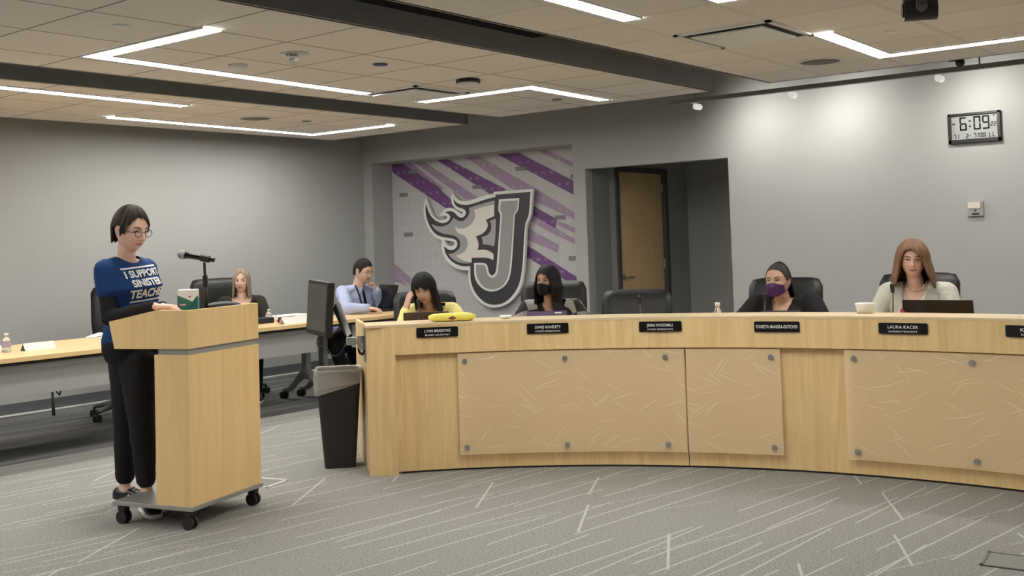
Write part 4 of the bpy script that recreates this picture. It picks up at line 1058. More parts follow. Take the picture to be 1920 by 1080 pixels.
# screen slab: front face corners from the photograph, at a real slant
c_tl, c_bl, c_tr, c_br = mp2(579, 525, .22), mp2(573, 622.5, .22), mp2(617, 529, -.04), mp2(610, 634, -.04)
fc = [c_tl, c_tr, c_br, c_bl]
xv = ((c_tr-c_tl)+(c_br-c_bl)).normalized(); zv = ((c_tl-c_bl)+(c_tr-c_br)).normalized(); nv = xv.cross(zv).normalized()
if nv.dot(AR) < 0: nv = -nv
cen = sum(fc, Vector())/4; wv = ((c_tr-c_tl).length+(c_br-c_bl).length)/2; hv = ((c_tl-c_bl).length+(c_tr-c_br).length)/2
zv = (zv-xv*zv.dot(xv)).normalized()
MF = frame_m(cen, xv, nv, zv)
mb = MB(MF); mb.box((0, .022, 0), (wv, .044, hv), bev=.005); mb.build('monitor_housing', M['black'], e)
MB(MF).box((.002, -.0012, .004), (wv-.035, .002, hv-.05)).build('screen', mat('off_screen', (.055,.053,.050), .3), e)
MB(MF).box((0, .056, 0), (wv*.62, .03, hv*.5), bev=.01).build('rear_cover', M['black'], e)
plate = MB(); a1 = mp2(627, 545, .22); 
tl = [mp2(629, 568, .16), mp2(634, 566, .16), mp2(657, 627, .0), mp2(650, 632, .0)]
pl_ = MB(); pl_.prism([tl], (AF*.05)); pl_.build('arm_plate', M['metal'], e)
MB().prism([[mp2(624, 580, .14), mp2(629, 569, .14), mp2(651, 632, .0), mp2(646, 628, .0)]], (AF*.05)).build('arm_cover', M['black'], e)
ah = MB(); j0, j1, j2 = mp2(650, 639, .0), mp2(668, 640, .0), mp2(676, 640, 0)
ah.box(tuple((j0+j1)/2), ((j1-j0).length, .045, .050), rz=math.atan2((j1-j0).y, (j1-j0).x), bev=.006)
ah.cyl(j2+V(0, 0, -.04), j2+V(0, 0, .035), .020, n=18); ah.box(tuple(mp2(678, 650, 0)), (.05, .03, .04), bev=.005)
ah.build('arm_joint', M['metal'], e)
wp_ = mp2(685.5, 640, -.0)
MB().box(tuple(V(wp_.x, wp_.y, .800-eo.z)), (.016, .075, .215), rz=math.radians(141.4-90+2), bev=.004).build('wall_plate', M['metal'], e)
MB().tube(spline([mp2(672, 650), mp2(674, 660), mp2(680, 664), mp2(684, 655)], 6), .008, n=8).build('cable', M['black'], e)
MB().tube(spline([mp2(596, 632, .1), mp2(596, 646, .1), mp2(612, 656, .1), mp2(628, 668, .1), mp2(640, 660, .08), mp2(648, 645, .03)], 6), .004, n=6).build('cable', M['black'], e)
# ================================================================ people
def skin_mat(name, c):
    m = mat(name, c, .55, var=.05, vscale=18); b = m.node_tree.nodes['Principled BSDF']
    b.inputs['Subsurface Weight'].default_value = .12; b.inputs['Subsurface Radius'].default_value = (.012, .005, .003); b.inputs['Subsurface Scale'].default_value = 1
    return m
def hair_mat(name, c1, c2, rough=.45):
    m = bpy.data.materials.new(name); nt, N, L, b = nodes(m)
    tc = N.new('ShaderNodeTexCoord'); mp = N.new('ShaderNodeMapping'); L.new(tc.outputs['UV'], mp.inputs['Vector']); mp.inputs['Scale'].default_value = (60, 2.0, 1)
    nz = N.new('ShaderNodeTexNoise'); nz.inputs['Scale'].default_value = 1; nz.inputs['Detail'].default_value = 5; L.new(mp.outputs[0], nz.inputs['Vector'])
    cr = N.new('ShaderNodeValToRGB'); cr.color_ramp.elements[0].position = .32; cr.color_ramp.elements[1].position = .68
    cr.color_ramp.elements[0].color = (*c1, 1); cr.color_ramp.elements[1].color = (*c2, 1)
    L.new(nz.outputs['Fac'], cr.inputs[0]); L.new(cr.outputs[0], b.inputs['Base Color']); b.inputs['Roughness'].default_value = rough
    b.inputs['Specular IOR Level'].default_value = .22
    bp = N.new('ShaderNodeBump'); bp.inputs['Strength'].default_value = .9; bp.inputs['Distance'].default_value = .004
    L.new(nz.outputs['Fac'], bp.inputs['Height']); L.new(bp.outputs['Normal'], b.inputs['Normal'])
    return m
def cloth(name, c, bump=.35, scale=60, var=.06): return mat(name, c, .85, bump=bump, bscale=scale, var=var, vscale=9, spec=.25)
MEYE = mat('eye_white', (.62,.60,.57), .25); MIRIS = mat('iris_dark', (.03,.02,.015), .15); MLIP = None
MBROW = mat('brow_dark', (.03,.02,.015), .8)

def remesh(parts, name, mats, parent, vox=.006, smooth=3, wr=0.0, keep=None, matfn=None, solid=0.0, seed=0, extra=None, org=V(0,0,0)):
    """union of closed shapes -> one continuous surface"""
    mb = MB(); 
    for p in parts: p(mb)
    mb.v = [v-org for v in mb.v]
    o = mb.build(name, mats if isinstance(mats, (list, tuple)) else [mats], parent)
    md = o.modifiers.new('r', 'REMESH'); md.mode = 'VOXEL'; md.voxel_size = vox; md.use_smooth_shade = True
    if smooth: sm = o.modifiers.new('s', 'SMOOTH'); sm.iterations = smooth; sm.factor = .5
    dg = bpy.context.evaluated_depsgraph_get(); me = bpy.data.meshes.new_from_object(o.evaluated_get(dg))
    o.modifiers.clear(); old = o.data; o.data = me; bpy.data.meshes.remove(old)
    me.materials.clear()
    for m in (mats if isinstance(mats, (list, tuple)) else [mats]): me.materials.append(m)
    if wr:
        nv = len(me.vertices); co = np.empty(nv*3, np.float32); me.vertices.foreach_get('co', co); co = co.reshape(-1, 3)
        no = np.empty(nv*3, np.float32); me.vertex_normals.foreach_get('vector', no); no = no.reshape(-1, 3); dd = np.empty(nv, np.float32)
        for i in range(nv):
            q = V((co[i, 0]+org.x)*9+seed, (co[i, 1]+org.y)*9, (co[i, 2]+org.z)*16)
            dd[i] = noise.noise(q)*.6 + (abs(noise.noise(q*2.1))-.25)*.55
        co += no*(wr*dd)[:, None]; me.vertices.foreach_set('co', co.ravel()); me.update()
    if keep is not None or matfn is not None or extra is not None:
        bm = bmesh.new(); bm.from_mesh(me)
        if matfn:
            for f in bm.faces: f.material_index = matfn(f.calc_center_median()+org)
        if keep:
            bmesh.ops.delete(bm, geom=[f for f in bm.faces if not keep(f.calc_center_median()+org)], context='FACES')
            for _ in range(8):
                nb = {}
                for e in bm.edges:
                    if e.is_boundary:
                        a_, b_ = e.verts; nb.setdefault(a_, []).append(b_); nb.setdefault(b_, []).append(a_)
                mv = {v: (v.co + sum((q.co for q in L_), Vector())/len(L_))/2 for v, L_ in nb.items()}
                for v, c_ in mv.items(): v.co = c_
            bm.normal_update()
        bm.to_mesh(me); bm.free()
    if solid:
        s = o.modifiers.new('solid', 'SOLIDIFY'); s.thickness = solid; s.offset = 1
        dg = bpy.context.evaluated_depsgraph_get(); m2 = bpy.data.meshes.new_from_object(o.evaluated_get(dg)); o.modifiers.clear(); o.data = m2
    o.data.polygons.foreach_set('use_smooth', [True]*len(o.data.polygons))
    return o
def rc(a, ra, b, rb, n=14):
    a, b = Vector(a), Vector(b)
    def f(mb):
        mb.tube([a + (b-a)*t for t in (0, .33, .66, 1)], [ra+(rb-ra)*t for t in (0, .33, .66, 1)], n=n)
        mb.sphere(a, ra*1.0, n, 8); mb.sphere(b, rb*1.0, n, 8)
    return f
def chain(pts, rs):
    fs = [rc(pts[i], rs[i], pts[i+1], rs[i+1]) for i in range(len(pts)-1)]
    return lambda mb: [f(mb) for f in fs]
def ell(c, r, Mx=None):
    def f(mb):
        if Mx is None: mb.sphere(c, r, 20, 14)
        else: mb.sphere((0, 0, 0), r, 20, 14, M=Mx @ Matrix.Translation(c))
    return f
def loft(secs, sx, sf, n=28, ex=2.4):
    """secs: (centre, half width, half depth)"""
    def f(mb):
        vs = []
        for c, w, d in secs:
            for k in range(n):
                a = 2*PI*k/n; ca, sa = math.cos(a), math.sin(a)
                vs.append(Vector(c) + sx*(w*math.copysign(abs(ca)**(2/ex), ca)) + sf*(d*math.copysign(abs(sa)**(2/ex), sa)))
        fs = [(i*n+k, i*n+(k+1) % n, (i+1)*n+(k+1) % n, (i+1)*n+k) for i in range(len(secs)-1) for k in range(n)]
        fs += [list(range(n))[::-1], [(len(secs)-1)*n+k for k in range(n)]]
        mb.add(vs, fs, smooth=True)
    return f

def g(x, s): return math.exp(-(x/s)**2)
def head_surface(fat=0.0, nose=1.0, jaw=1.0):
    vs, fs = [], []; NU, NV = 96, 72
    def P(th, ph):
        z = .115*math.cos(th); r = math.sin(th); x = .097*r*math.cos(ph); y = .075*r*math.sin(ph)
        if z < 0:
            t = -z/.115; y *= 1-.26*jaw*t**1.6; x = x*(1-(.50 if x < 0 else .10)*t) + .014*t
            y *= 1+fat*.9*t*(1-t)*2
        else:
            t = z/.115; y *= 1+.06*math.sin(t*PI); x *= 1+.03*math.sin(t*PI)
        if x > .0:
            fr = max(0, min(1, (x-.02)/.05))
            x = x - .10*max(0, x-.075)
            # nose
            if -.050 < z < .022:
                if z > -.030: h = .024*((.022-z)/.052)**1.15; sy = .0085+.0050*((.022-z)/.052)
                else: h = .024*max(0, 1-((-.030-z)/.016))**.8; sy = .0145
                x += h*nose*g(y, sy)*fr
            for s in (-1, 1):
                x -= .0105*g(y-s*.031, .0165)*g(z-.006, .0125)*fr
                x += .0035*g(y-s*.030, .020)*g(z-.027, .009)*fr
                x += (.005+fat*.02)*g(y-s*.042, .020)*g(z+.028, .020)*fr
                x -= .003*g(y-s*.026, .006)*g(z+.050, .014)*fr
            x += .0075*g(z+.060, .0105)*g(y, .021)*fr
            x -= .0050*g(z+.0605, .0028)*g(y, .019)*fr
            x -= .004*g(z+.076, .006)*g(y, .020)*fr
            x += .008*g(z+.095, .014)*g(y, .020)*fr
        return V(x, y, z)
    vs.append(P(0, 0))
    for i in range(1, NV):
        for k in range(NU): vs.append(P(PI*i/NV, 2*PI*k/NU))
    vs.append(P(PI, 0))
    fs += [(0, 1+k, 1+(k+1) % NU) for k in range(NU)]
    for i in range(NV-2):
        for k in range(NU): fs.append((1+i*NU+k, 1+(i+1)*NU+k, 1+(i+1)*NU+(k+1) % NU, 1+i*NU+(k+1) % NU))
    b = 1+(NV-2)*NU; fs += [(b+k, len(vs)-1, b+(k+1) % NU) for k in range(NU)]
    return vs, fs
def headpart(HM, **k):
    vs, fs = head_surface(**k)
    def f(mb):
        mb.add(vs, fs, smooth=True, M=HM)
        for s in (-1, 1):
            E_ = HM @ Matrix.Translation((-.010, s*.074, -.004)) @ Matrix.Rotation(s*-.35, 4, 'Z') @ Matrix.Rotation(-.15, 4, 'Y')
            mb.sphere((0, 0, 0), (.017, .0075, .031), 14, 10, M=E_)
    return f
def head_matrix(c, fwd, up=V(0,0,1), s=1.0):
    x = Vector(fwd).normalized(); up = Vector(up); z = (up - x*up.dot(x)).normalized(); y = z.cross(x)
    return frame_m(c, x, y, z) @ Matrix.Scale(s, 4)
def hand_parts(w, d, pn, side, curl=.5, s=1.0, spread=.05, thumb_in=.4):
    """w wrist, d finger direction, pn palm normal (out of the palm); side: +1 thumb towards d x pn"""
    d = Vector(d).normalized(); pn = Vector(pn); pn = (pn - d*pn.dot(d)).normalized(); t = d.cross(pn)*side
    out = []
    # palm: a flat loft
    secs = []
    for u, hw, hd in ((-.01, .024, .017), (.02, .032, .016), (.055, .040, .014), (.085, .040, .011), (.094, .034, .009)):
        secs.append((Vector(w)+d*u*s, hw*s, hd*s))
    out.append(loft(secs, t, pn, 16, 2.6))
    for i, (off, L) in enumerate(((.030, .068), (.010, .076), (-.010, .071), (-.029, .056))):
        p = Vector(w) + d*.088*s + t*off*s; dir_ = (d + t*off*spread*14).normalized()
        pts = [p]; c = curl*(1+.10*i); ang = 0
        for seg, k in ((.45, .7), (.31, 1.0), (.24, .8)):
            ang += c*k; v = dir_*math.cos(ang) + pn*math.sin(ang); p = p + v*L*seg*s; pts.append(p)
        r = .0088*s*(1 if i < 3 else .88)
        out.append(chain(pts, [r*1.05, r, r*.93, r*.80]))
    b = Vector(w) + d*.022*s + t*.030*s
    v1 = (d*.62 + t*.70 + pn*.30).normalized(); v2 = (d*.86 + t*.25 + pn*(thumb_in)).normalized()
    p1 = b + v1*.040*s; p2 = p1 + v2*.032*s; p3 = p2 + (v2+pn*.2).normalized()*.024*s
    out.append(chain([b, p1, p2, p3], [.0145*s, .0115*s, .0098*s, .0082*s]))
    return out

class Fig: pass
def figure(label, N, pelvis, sf, hc, hf, hup=V(0,0,1), skin=None, s=1.0, hs=1.0, male=False, fat=0.0, bust=1.0,
           sh=None, el=None, wr_=None, hands=None, legs=None, feet=None, nose=1.0, iris=MIRIS, brow=MBROW, lip=None, mask=False, shw=.168, jaw=1.0, lean_sh=0.0, browdz=0.0, eyes_open=1.0):
    """N neck base, pelvis centre, sf torso forward, hc head centre, hf facing; el/wr_ dict R/L"""
    F = Fig(); F.N, F.P, F.s = Vector(N), Vector(pelvis), s
    up = (F.N-F.P).normalized(); sf = Vector(sf); sf = (sf-up*sf.dot(up)).normalized(); sx = up.cross(sf)        # sx = to the left
    F.up, F.sf, F.sx = up, sf, sx
    F.root = empty('person', (F.P.x, F.P.y, 0), label=label, cat='person'); org = V(F.P.x, F.P.y, 0); F.org = org
    L_ = (F.N-F.P).length
    k = 1.13 if male else 1.0
    def C(t, f=0): return F.P + up*(L_*t) + sf*f*s
    base = [(-.12, .10, .085, 0), (0-.05, .145, .108, 0), (.06, .168, .118, 0), (.18, .165, .116, 0), (.38, .132, .098, .004), (.56, .142, .106, .010), (.70, .155, .112+.016*bust, .016+.006*bust), (.80, .160, .106, .012), (.89, .150, .088, .004), (.955, .120, .068, -.004), (1.0, .066, .056, -.006)]
    if male: base = [(a, b*(.98 if a < .4 else 1.08), c*1.02, d) for a, b, c, d in base]
    def torso(off=0.0, t0=-1, t1=2):
        secs = [(C(a, d), (b*(1+fat)+off/s)*s, (c*(1+fat*1.1)+off/s)*s) for a, b, c, d in base if t0 <= a <= t1]
        return loft(secs, sx, sf)
    F.torso = torso; F.C = C
    W = shw*s*k
    F.S = {}
    for q, sg in (('R', -1), ('L', 1)):
        F.S[q] = Vector(sh[q]) if sh and q in sh else C(.905, -.006) + sx*(sg*W)
    F.E = {q: Vector(el[q]) for q in el} if el else {}
    F.W = {q: Vector(wr_[q]) for q in wr_} if wr_ else {}
    HM = head_matrix(hc, hf, hup, s*hs); F.HM = HM; F.hs = s*hs
    parts = [torso(-.004), headpart(HM, fat=fat*.5, nose=nose, jaw=jaw), rc(HM @ V(-.020, 0, -.050), (.052 if male else .046)*s, F.N-up*.02*s, .053*s*(1.1 if male else 1)), rc(HM @ V(.0, 0, -.070), .040*s, F.N-up*.01*s+sf*.010*s, .046*s)]
    for q in ('R', 'L'):
        parts.append(rc(C(.95), .050*s, F.S[q], .046*s*(1+fat*.5)))
        if q in F.E:
            parts.append(rc(F.S[q], .045*s*(1+fat*.5), F.E[q], .035*s*(1+fat*.5)))
            parts.append(rc(F.E[q], .036*s*(1+fat*.4), F.W[q], .0245*s))
        if hands and q in hands:
            h = hands[q]; parts += hand_parts(F.W[q], h['d'], h['pn'], h.get('side', 1 if q == 'R' else -1), h.get('curl', .5), s*h.get('s', 1), h.get('spread', .05), h.get('thumb', .4))
    F.legs = legs
    if legs:
        for q in ('R', 'L'):
            if q in legs:
                hp, kn, an = [Vector(p) for p in legs[q]]
                parts += [rc(hp, .078*s, kn, .052*s), rc(kn, .050*s, kn+(an-kn)*.35, .049*s), rc(kn+(an-kn)*.35, .049*s, an, .031*s)]
                if feet and q in feet:
                    fd = Vector(feet[q]).normalized(); parts += [rc(an-V(0, 0, .02*s), .033*s, V(an.x, an.y, .055*s)+fd*.02, .033*s), rc(V(an.x, an.y, .05*s)-fd*.035*s, .028*s, V(an.x, an.y, .035*s)+fd*.13*s, .022*s)]
    lipm = lip or mat('lips', (.46,.20,.17), .45)
    iHM = HM.inverted()
    def mf(p):
        q = iHM @ p
        if q.x > .06 and not mask:
            w_ = 1-(abs(q.y)/.024)**2
            if w_ > 0 and abs(q.z+.0605) < .0085*w_**.7+.0008: return 1
        return 0
    body = remesh(parts, 'body', [skin, lipm, MEYE, iris, brow], F.root, vox=.0042*max(1, s), smooth=2, matfn=mf, org=org)
    # eyes, brows join the body mesh
    ex = MB(); bv = BVHTree.FromPolygons([v.co for v in body.data.vertices], [p.vertices[:] for p in body.data.polygons])
    def surf(y, z):
        o_ = HM @ V(.25, y, z) - org; d_ = (HM.to_3x3() @ V(-1, 0, 0)).normalized()
        hit = bv.ray_cast(o_, d_); return hit[0] if hit[0] else (HM @ V(.09, y, z)-org)
    R3 = HM.to_3x3(); fx, fy, fz = [(R3 @ V(*a)).normalized() for a in ((1,0,0),(0,1,0),(0,0,1))]; q_ = s*hs
    for sg in (-1, 1):
        c = surf(sg*.0305, .004); 
        E_ = frame_m(c - fx*.0075*q_, fx, fy, fz)
        ex.sphere((0, 0, 0), (.0110*q_, .0125*q_, .0062*q_*eyes_open), 16, 10, mi=2, M=E_)
        ex.sphere((.0085*q_, 0, 0), (.0032*q_, .0052*q_, .0052*q_*min(1, eyes_open)), 12, 8, mi=3, M=E_)
        # upper lid and lash line
        lid = [surf(sg*(.0305+u*.0145), .004+(.0072*eyes_open)*(1-u*u)-.0005)+fx*.0022*q_ for u in (-1, -.6, -.2, .2, .6, 1)]
        ex.tube(lid, .0016*q_, n=6, mi=4)
        lid2 = [surf(sg*(.0305+u*.0145), .007+(.0095*eyes_open)*(1-u*u)+.0005)+fx*.0005*q_ for u in (-1, -.6, -.2, .2, .6, 1)]
        ex.tube(lid2, .0022*q_, n=6, mi=0)
        br_ = [surf(sg*(.0130+u*.035), .0225+browdz+.007*math.sin(u*PI*.75))+fx*.0006*q_ for u in (0, .2, .4, .6, .8, 1)]
        ex.tube(br_, [.0022*q_, .0030*q_, .0030*q_, .0026*q_, .002*q_, .001*q_], n=6, mi=4)
    if not mask:
        ml = [surf(u*.0205, -.0605+.0012*abs(u))+fx*.0004*q_ for u in (-1, -.6, -.2, .2, .6, 1)]
        ex.tube(ml, [.0006*q_, .0011*q_, .0013*q_, .0013*q_, .0011*q_, .0006*q_], n=6, mi=4)
        for sg in (-1, 1): ex.sphere(surf(sg*.007, -.040)-fx*.001*q_, .0026*q_, 8, 6, mi=4)
    eo_ = ex.build('tmp', [skin, lipm, MEYE, iris, brow])
    bm = bmesh.new(); bm.from_mesh(body.data); bm.from_mesh(eo_.data); bm.to_mesh(body.data); bm.free()
    bpy.data.objects.remove(eo_)
    F.body = body; F.surf = surf; F.bvh = bv; F.fx, F.fy, F.fz = fx, fy, fz
    return F
def garment(F, name, m, off=.008, sleeves=('R', 'L'), sleeve_t=1.0, fore_t=1.0, keep=None, wr=.006, t0=-1, t1=2, solid=.003, seed=0, vox=.0065, shoulder=.0, extra=(), skirt=None, matfn=None, mats=None, armr=1.0):
    s = F.s; parts = [F.torso(off, t0, t1)]
    for q in ('R', 'L'):
        parts.append(rc(F.C(.945), .052*s+off*.8, F.S[q], .048*s+off+shoulder))
        if q in sleeves and q in F.E:
            e_ = F.S[q] + (F.E[q]-F.S[q])*sleeve_t
            r1 = (.047-.010*sleeve_t)*s*armr+off
            parts.append(rc(F.S[q], .047*s*armr+off+shoulder*.5, e_, r1))
            if sleeve_t >= 1 and fore_t > 0:
                w_ = F.E[q] + (F.W[q]-F.E[q])*fore_t
                parts.append(rc(F.E[q], .038*s*armr+off, w_, (.0275+.003*(1-fore_t))*s+off))
    parts += list(extra)
    return remesh(parts, name, mats or m, F.root, vox=vox, smooth=3, wr=wr, keep=keep, solid=solid, seed=seed, org=F.org, matfn=matfn)
def trousers(F, m, off=.012, t_low=1.0, feet=None, label=None):
    s = F.s; parts = [F.torso(off, -1, .30)]
    for q in F.legs:
        hp, kn, an = [Vector(p) for p in F.legs[q]]; e_ = kn+(an-kn)*t_low
        parts += [rc(hp, .092*s+off, kn, .055*s+off), rc(kn, .054*s+off, kn+(an-kn)*.35, .050*s+off), rc(kn+(an-kn)*.35, .050*s+off, e_, .036*s+off*1.1)]
    return remesh(parts, 'trousers', m, F.root, vox=.009, smooth=3, wr=.005, org=F.org, label=label) if False else remesh(parts, 'trousers', m, F.root, vox=.009, smooth=3, wr=.005, org=F.org)
def hair(F, m, endz, a=.115, b=.093, c=.134, xo=-.006, drop=.0, flare=None, thick=.012, rough=.003, name='hair', seed=0, tip=.010, NA=150, NT=30, part=0.0, wave=0.0, azr=(-180, 180), zo=0.0):
    """a shell of strands from the crown; endz(az) lower end in head units (az 0 = face, + = left)"""
    HM = F.HM; outer, inner = [], []
    span = azr[1]-azr[0]; closed = abs(span-360) < 1
    na = NA if closed else NA+1
    for i in range(na):
        az = azr[0]+span*i/NA; ar = math.radians(az)
        ez = endz(az) + tip*noise.noise(V(math.cos(ar)*9, math.sin(ar)*9, seed+3.3))
        ro, ri = [], []
        # path parameter: polar angle until drop, then straight down
        thmax = math.acos(max(-1, min(1, (max(ez, drop)-zo)/c)))
        lenA = c*thmax; lenB = max(0, drop-ez)
        for j in range(NT+1):
            q = j/NT*(lenA+lenB)
            if q <= lenA:
                th = q/c; r_ = math.sin(th); z = zo+c*math.cos(th); fl = 0
            else:
                r_ = math.sin(thmax); z = drop-(q-lenA); fl = (q-lenA)
            R_ = 1.0
            x = a*r_*math.cos(ar); y = b*r_*math.sin(ar)
            rad = V(math.cos(ar), math.sin(ar), 0)
            n_ = noise.noise(V(math.cos(ar)*11+seed, math.sin(ar)*11, z*3+seed))*rough + noise.noise(V(math.cos(ar)*34+seed, math.sin(ar)*34, z*5))*rough*.6
            o_ = n_*min(1, j/4)
            if fl and flare: 
                f_ = flare(az, fl); o_ += f_
            if wave: o_ += wave*math.sin(z*70+az*.05)*min(1, fl/.05)
            if part: z += -part*g(y, .010)*(1 if x > -.05 else 0)*(j < NT*.4)
            p = V(x+xo, y, z)+rad*o_
            k = min(1, (NT-j)/4.0); tk = thick*(.25+.75*k)
            ro.append(p); ri.append(p - V(math.cos(ar)*tk*(.3+.7*r_), math.sin(ar)*tk*(.3+.7*r_), tk*.8*max(0, math.cos(min(PI/2, q/c)))))
        outer.append(ro); inner.append(ri)
    vs, uv = [], []
    for G_ in (outer, inner):
        for i, r_ in enumerate(G_):
            for j, p in enumerate(r_): vs.append(HM @ p - F.org); uv.append((i/NA, j/NT))
    M_ = NT+1; O = na*M_; fs = []
    for i in range(na if closed else na-1):
        i2 = (i+1) % na
        for j in range(NT):
            A_, B_ = i*M_+j, i2*M_+j
            fs.append((A_, A_+1, B_+1, B_)); fs.append((O+A_, O+B_, O+B_+1, O+A_+1))
        fs.append((i*M_+NT, O+i*M_+NT, O+i2*M_+NT, i2*M_+NT))
    if not closed:
        for i in (0, na-1):
            for j in range(NT):
                A_ = i*M_+j; fs.append((A_, O+A_, O+A_+1, A_+1) if i == 0 else (A_, A_+1, O+A_+1, O+A_))
    o = MB().add(vs, fs, smooth=True).build(name, m, F.root)
    ul = o.data.uv_layers.new(name='UVMap')
    for lp in o.data.loops:
        u, v = uv[lp.vertex_index]; ul.data[lp.index].uv = (u*6.0+seed, v)
    return o
def lerpz(tab):
    """table [(|az|, z)...] symmetric or full"""
    def f(az):
        a_ = az if tab[0][0] < 0 else abs(az)
        for (x0, z0), (x1, z1) in zip(tab, tab[1:]):
            if x0 <= a_ <= x1:
                t = (a_-x0)/(x1-x0); t = t*t*(3-2*t); return z0+(z1-z0)*t
        return tab[-1][1]
    return f
def glasses(F, m, r=.021, thick=.0014, rim=True, squash=.8, zc=.003, arms=True):
    HM = F.HM; q = F.hs; mb = MB()
    for sg in (-1, 1):
        ring_ = [HM @ V(.102, sg*(.0325+r*math.cos(t)), zc+r*squash*math.sin(t)) - F.org for t in [2*PI*k/24 for k in range(24)]]
        if rim: mb.tube(ring_, thick*q, n=6, closed=True)
        mb.tube([HM @ V(.100, sg*(.0325+r), zc+.004)-F.org, HM @ V(.070, sg*.075, zc+.004)-F.org, HM @ V(.0, sg*.083, zc+.002)-F.org], thick*q, n=6)
    mb.tube([HM @ V(.103, -.012, zc+.003)-F.org, HM @ V(.106, 0, zc+.006)-F.org, HM @ V(.103, .012, zc+.003)-F.org], thick*q, n=6)
    return mb.build('glasses', m, F.root)
def surf_mask(F, m, name='face_mask', seed=0):
    """cloth mask over nose and mouth"""
    HM = F.HM; iv = HM.inverted(); vs = []; NU, NV = 26, 16
    def bot(u): return -.108+.030*u*u
    def topz(u): return -.008-.020*abs(u)**1.3
    for lay in (0, 1):
        for j in range(NV+1):
            for i in range(NU+1):
                u = -1+2*i/NU; v = j/NV; z = topz(u)+(bot(u)-topz(u))*v
                y = u*.066*(1-.05*v)
                x0 = .050+.062*(1-abs(u)**2.1)**.62 + .016*g(u, .30)*g(v-.30, .35) - .012*v**3
                p = V(x0-.003*lay, y, z)
                if v > .97: p.x -= .02*(1-abs(u))
                vs.append(HM @ p - F.org)
    fs = []; n = NU+1; O = n*(NV+1)
    for j in range(NV):
        for i in range(NU): a_ = j*n+i; fs.append((a_, a_+1, a_+n+1, a_+n)); fs.append((O+a_, O+a_+n, O+a_+n+1, O+a_+1))
    mb = MB().add(vs, fs, smooth=True)
    for sg in (-1, 1):
        for z0, z1 in ((-.028, .012), (-.076, -.030)):
            mb.tube([HM @ V(.050, sg*.066, z0)-F.org, HM @ V(.02, sg*.077, (z0+z1)/2)-F.org, HM @ V(-.012, sg*.083, z1)-F.org], .0018*F.hs, n=6)
    return mb.build(name, m, F.root, recalc=False)
def bvh_of(o): return BVHTree.FromPolygons([v.co for v in o.data.vertices], [p.vertices[:] for p in o.data.polygons])
def project(F, target, vs2, fs, name, m, off=.003, thick=.002, origin=None, sub=0, xd=None, parent=None, reach=.4):
    """drape a flat (side, height) drawing on the front of a garment. origin = its 0,0 point in front of the torso"""
    bv = bvh_of(target); o0 = (origin if origin is not None else F.C(.7)); out = []; front = []
    if sub:
        bm = bmesh.new(); V_ = [bm.verts.new((p[0], p[1], 0)) for p in vs2]
        for f in fs:
            try: bm.faces.new([V_[i] for i in f])
            except ValueError: pass
        bmesh.ops.subdivide_edges(bm, edges=[e for e in bm.edges if e.calc_length() > .012], cuts=2, use_grid_fill=True)
        bmesh.ops.triangulate(bm, faces=bm.faces[:]); bm.verts.index_update()
        vs2 = [(v.co.x, v.co.y) for v in bm.verts]; fs = [[v.index for v in f.verts] for f in bm.faces]; bm.free()
    right = -F.sx      # viewer's right when facing the person is the person's left = +sx
    for x, y in vs2:
        p = o0 + F.sx*x + F.up*y + F.sf*reach - F.org
        h = bv.ray_cast(p, -F.sf)
        q = h[0] if h[0] else p - F.sf*(reach-.1)
        nn = h[1] if h[0] else F.sf
        if nn.dot(F.sf) < 0: nn = -nn
        front.append(q + nn*(off+thick)); out.append(q + nn*off)
    n = len(front); mb = MB()
    mb.add(front+out, [list(f) for f in fs] + [[i+n for i in f][::-1] for f in fs], smooth=False)
    return mb.build(name, m, parent or F.root, recalc=False)
def strip(pts, w):
    """flat ribbon (2-D) along pts -> verts, faces"""
    P = [Vector((p[0], p[1], 0)) for p in spline([(p[0], p[1], 0) for p in pts], 6)]; vs = []; fs = []
    for i, p in enumerate(P):
        t = (P[min(i+1, len(P)-1)]-P[max(i-1, 0)]).normalized(); n = Vector((-t.y, t.x, 0))*w/2
        vs += [(p.x+n.x, p.y+n.y), (p.x-n.x, p.y-n.y)]
    for i in range(len(P)-1): fs.append((2*i, 2*i+1, 2*i+3, 2*i+2))
    return vs, fs
def loc(F, p):      # person frame: (forward, left, up) relative to the neck base, in metres
    q = p-F.N; return q.dot(F.sf), q.dot(F.sx), q.dot(F.up)
RH, FH = V(.7837, .6212, 0), V(-.6212, .7837, 0)         # image right / away from the camera, level
def look(right, tocam, down=0.0): return (RH*right - FH*tocam - V(0, 0, down)).normalized()
SK1 = skin_mat('skin_fair', (.72,.47,.37)); SK2 = skin_mat('skin_light', (.68,.45,.35)); SK3 = skin_mat('skin_tan', (.40,.235,.155)); SK4 = skin_mat('skin_warm', (.52,.325,.235)); SK5 = skin_mat('skin_olive', (.47,.29,.205))
BLK = cloth('black_cloth', (.010,.010,.012)); 

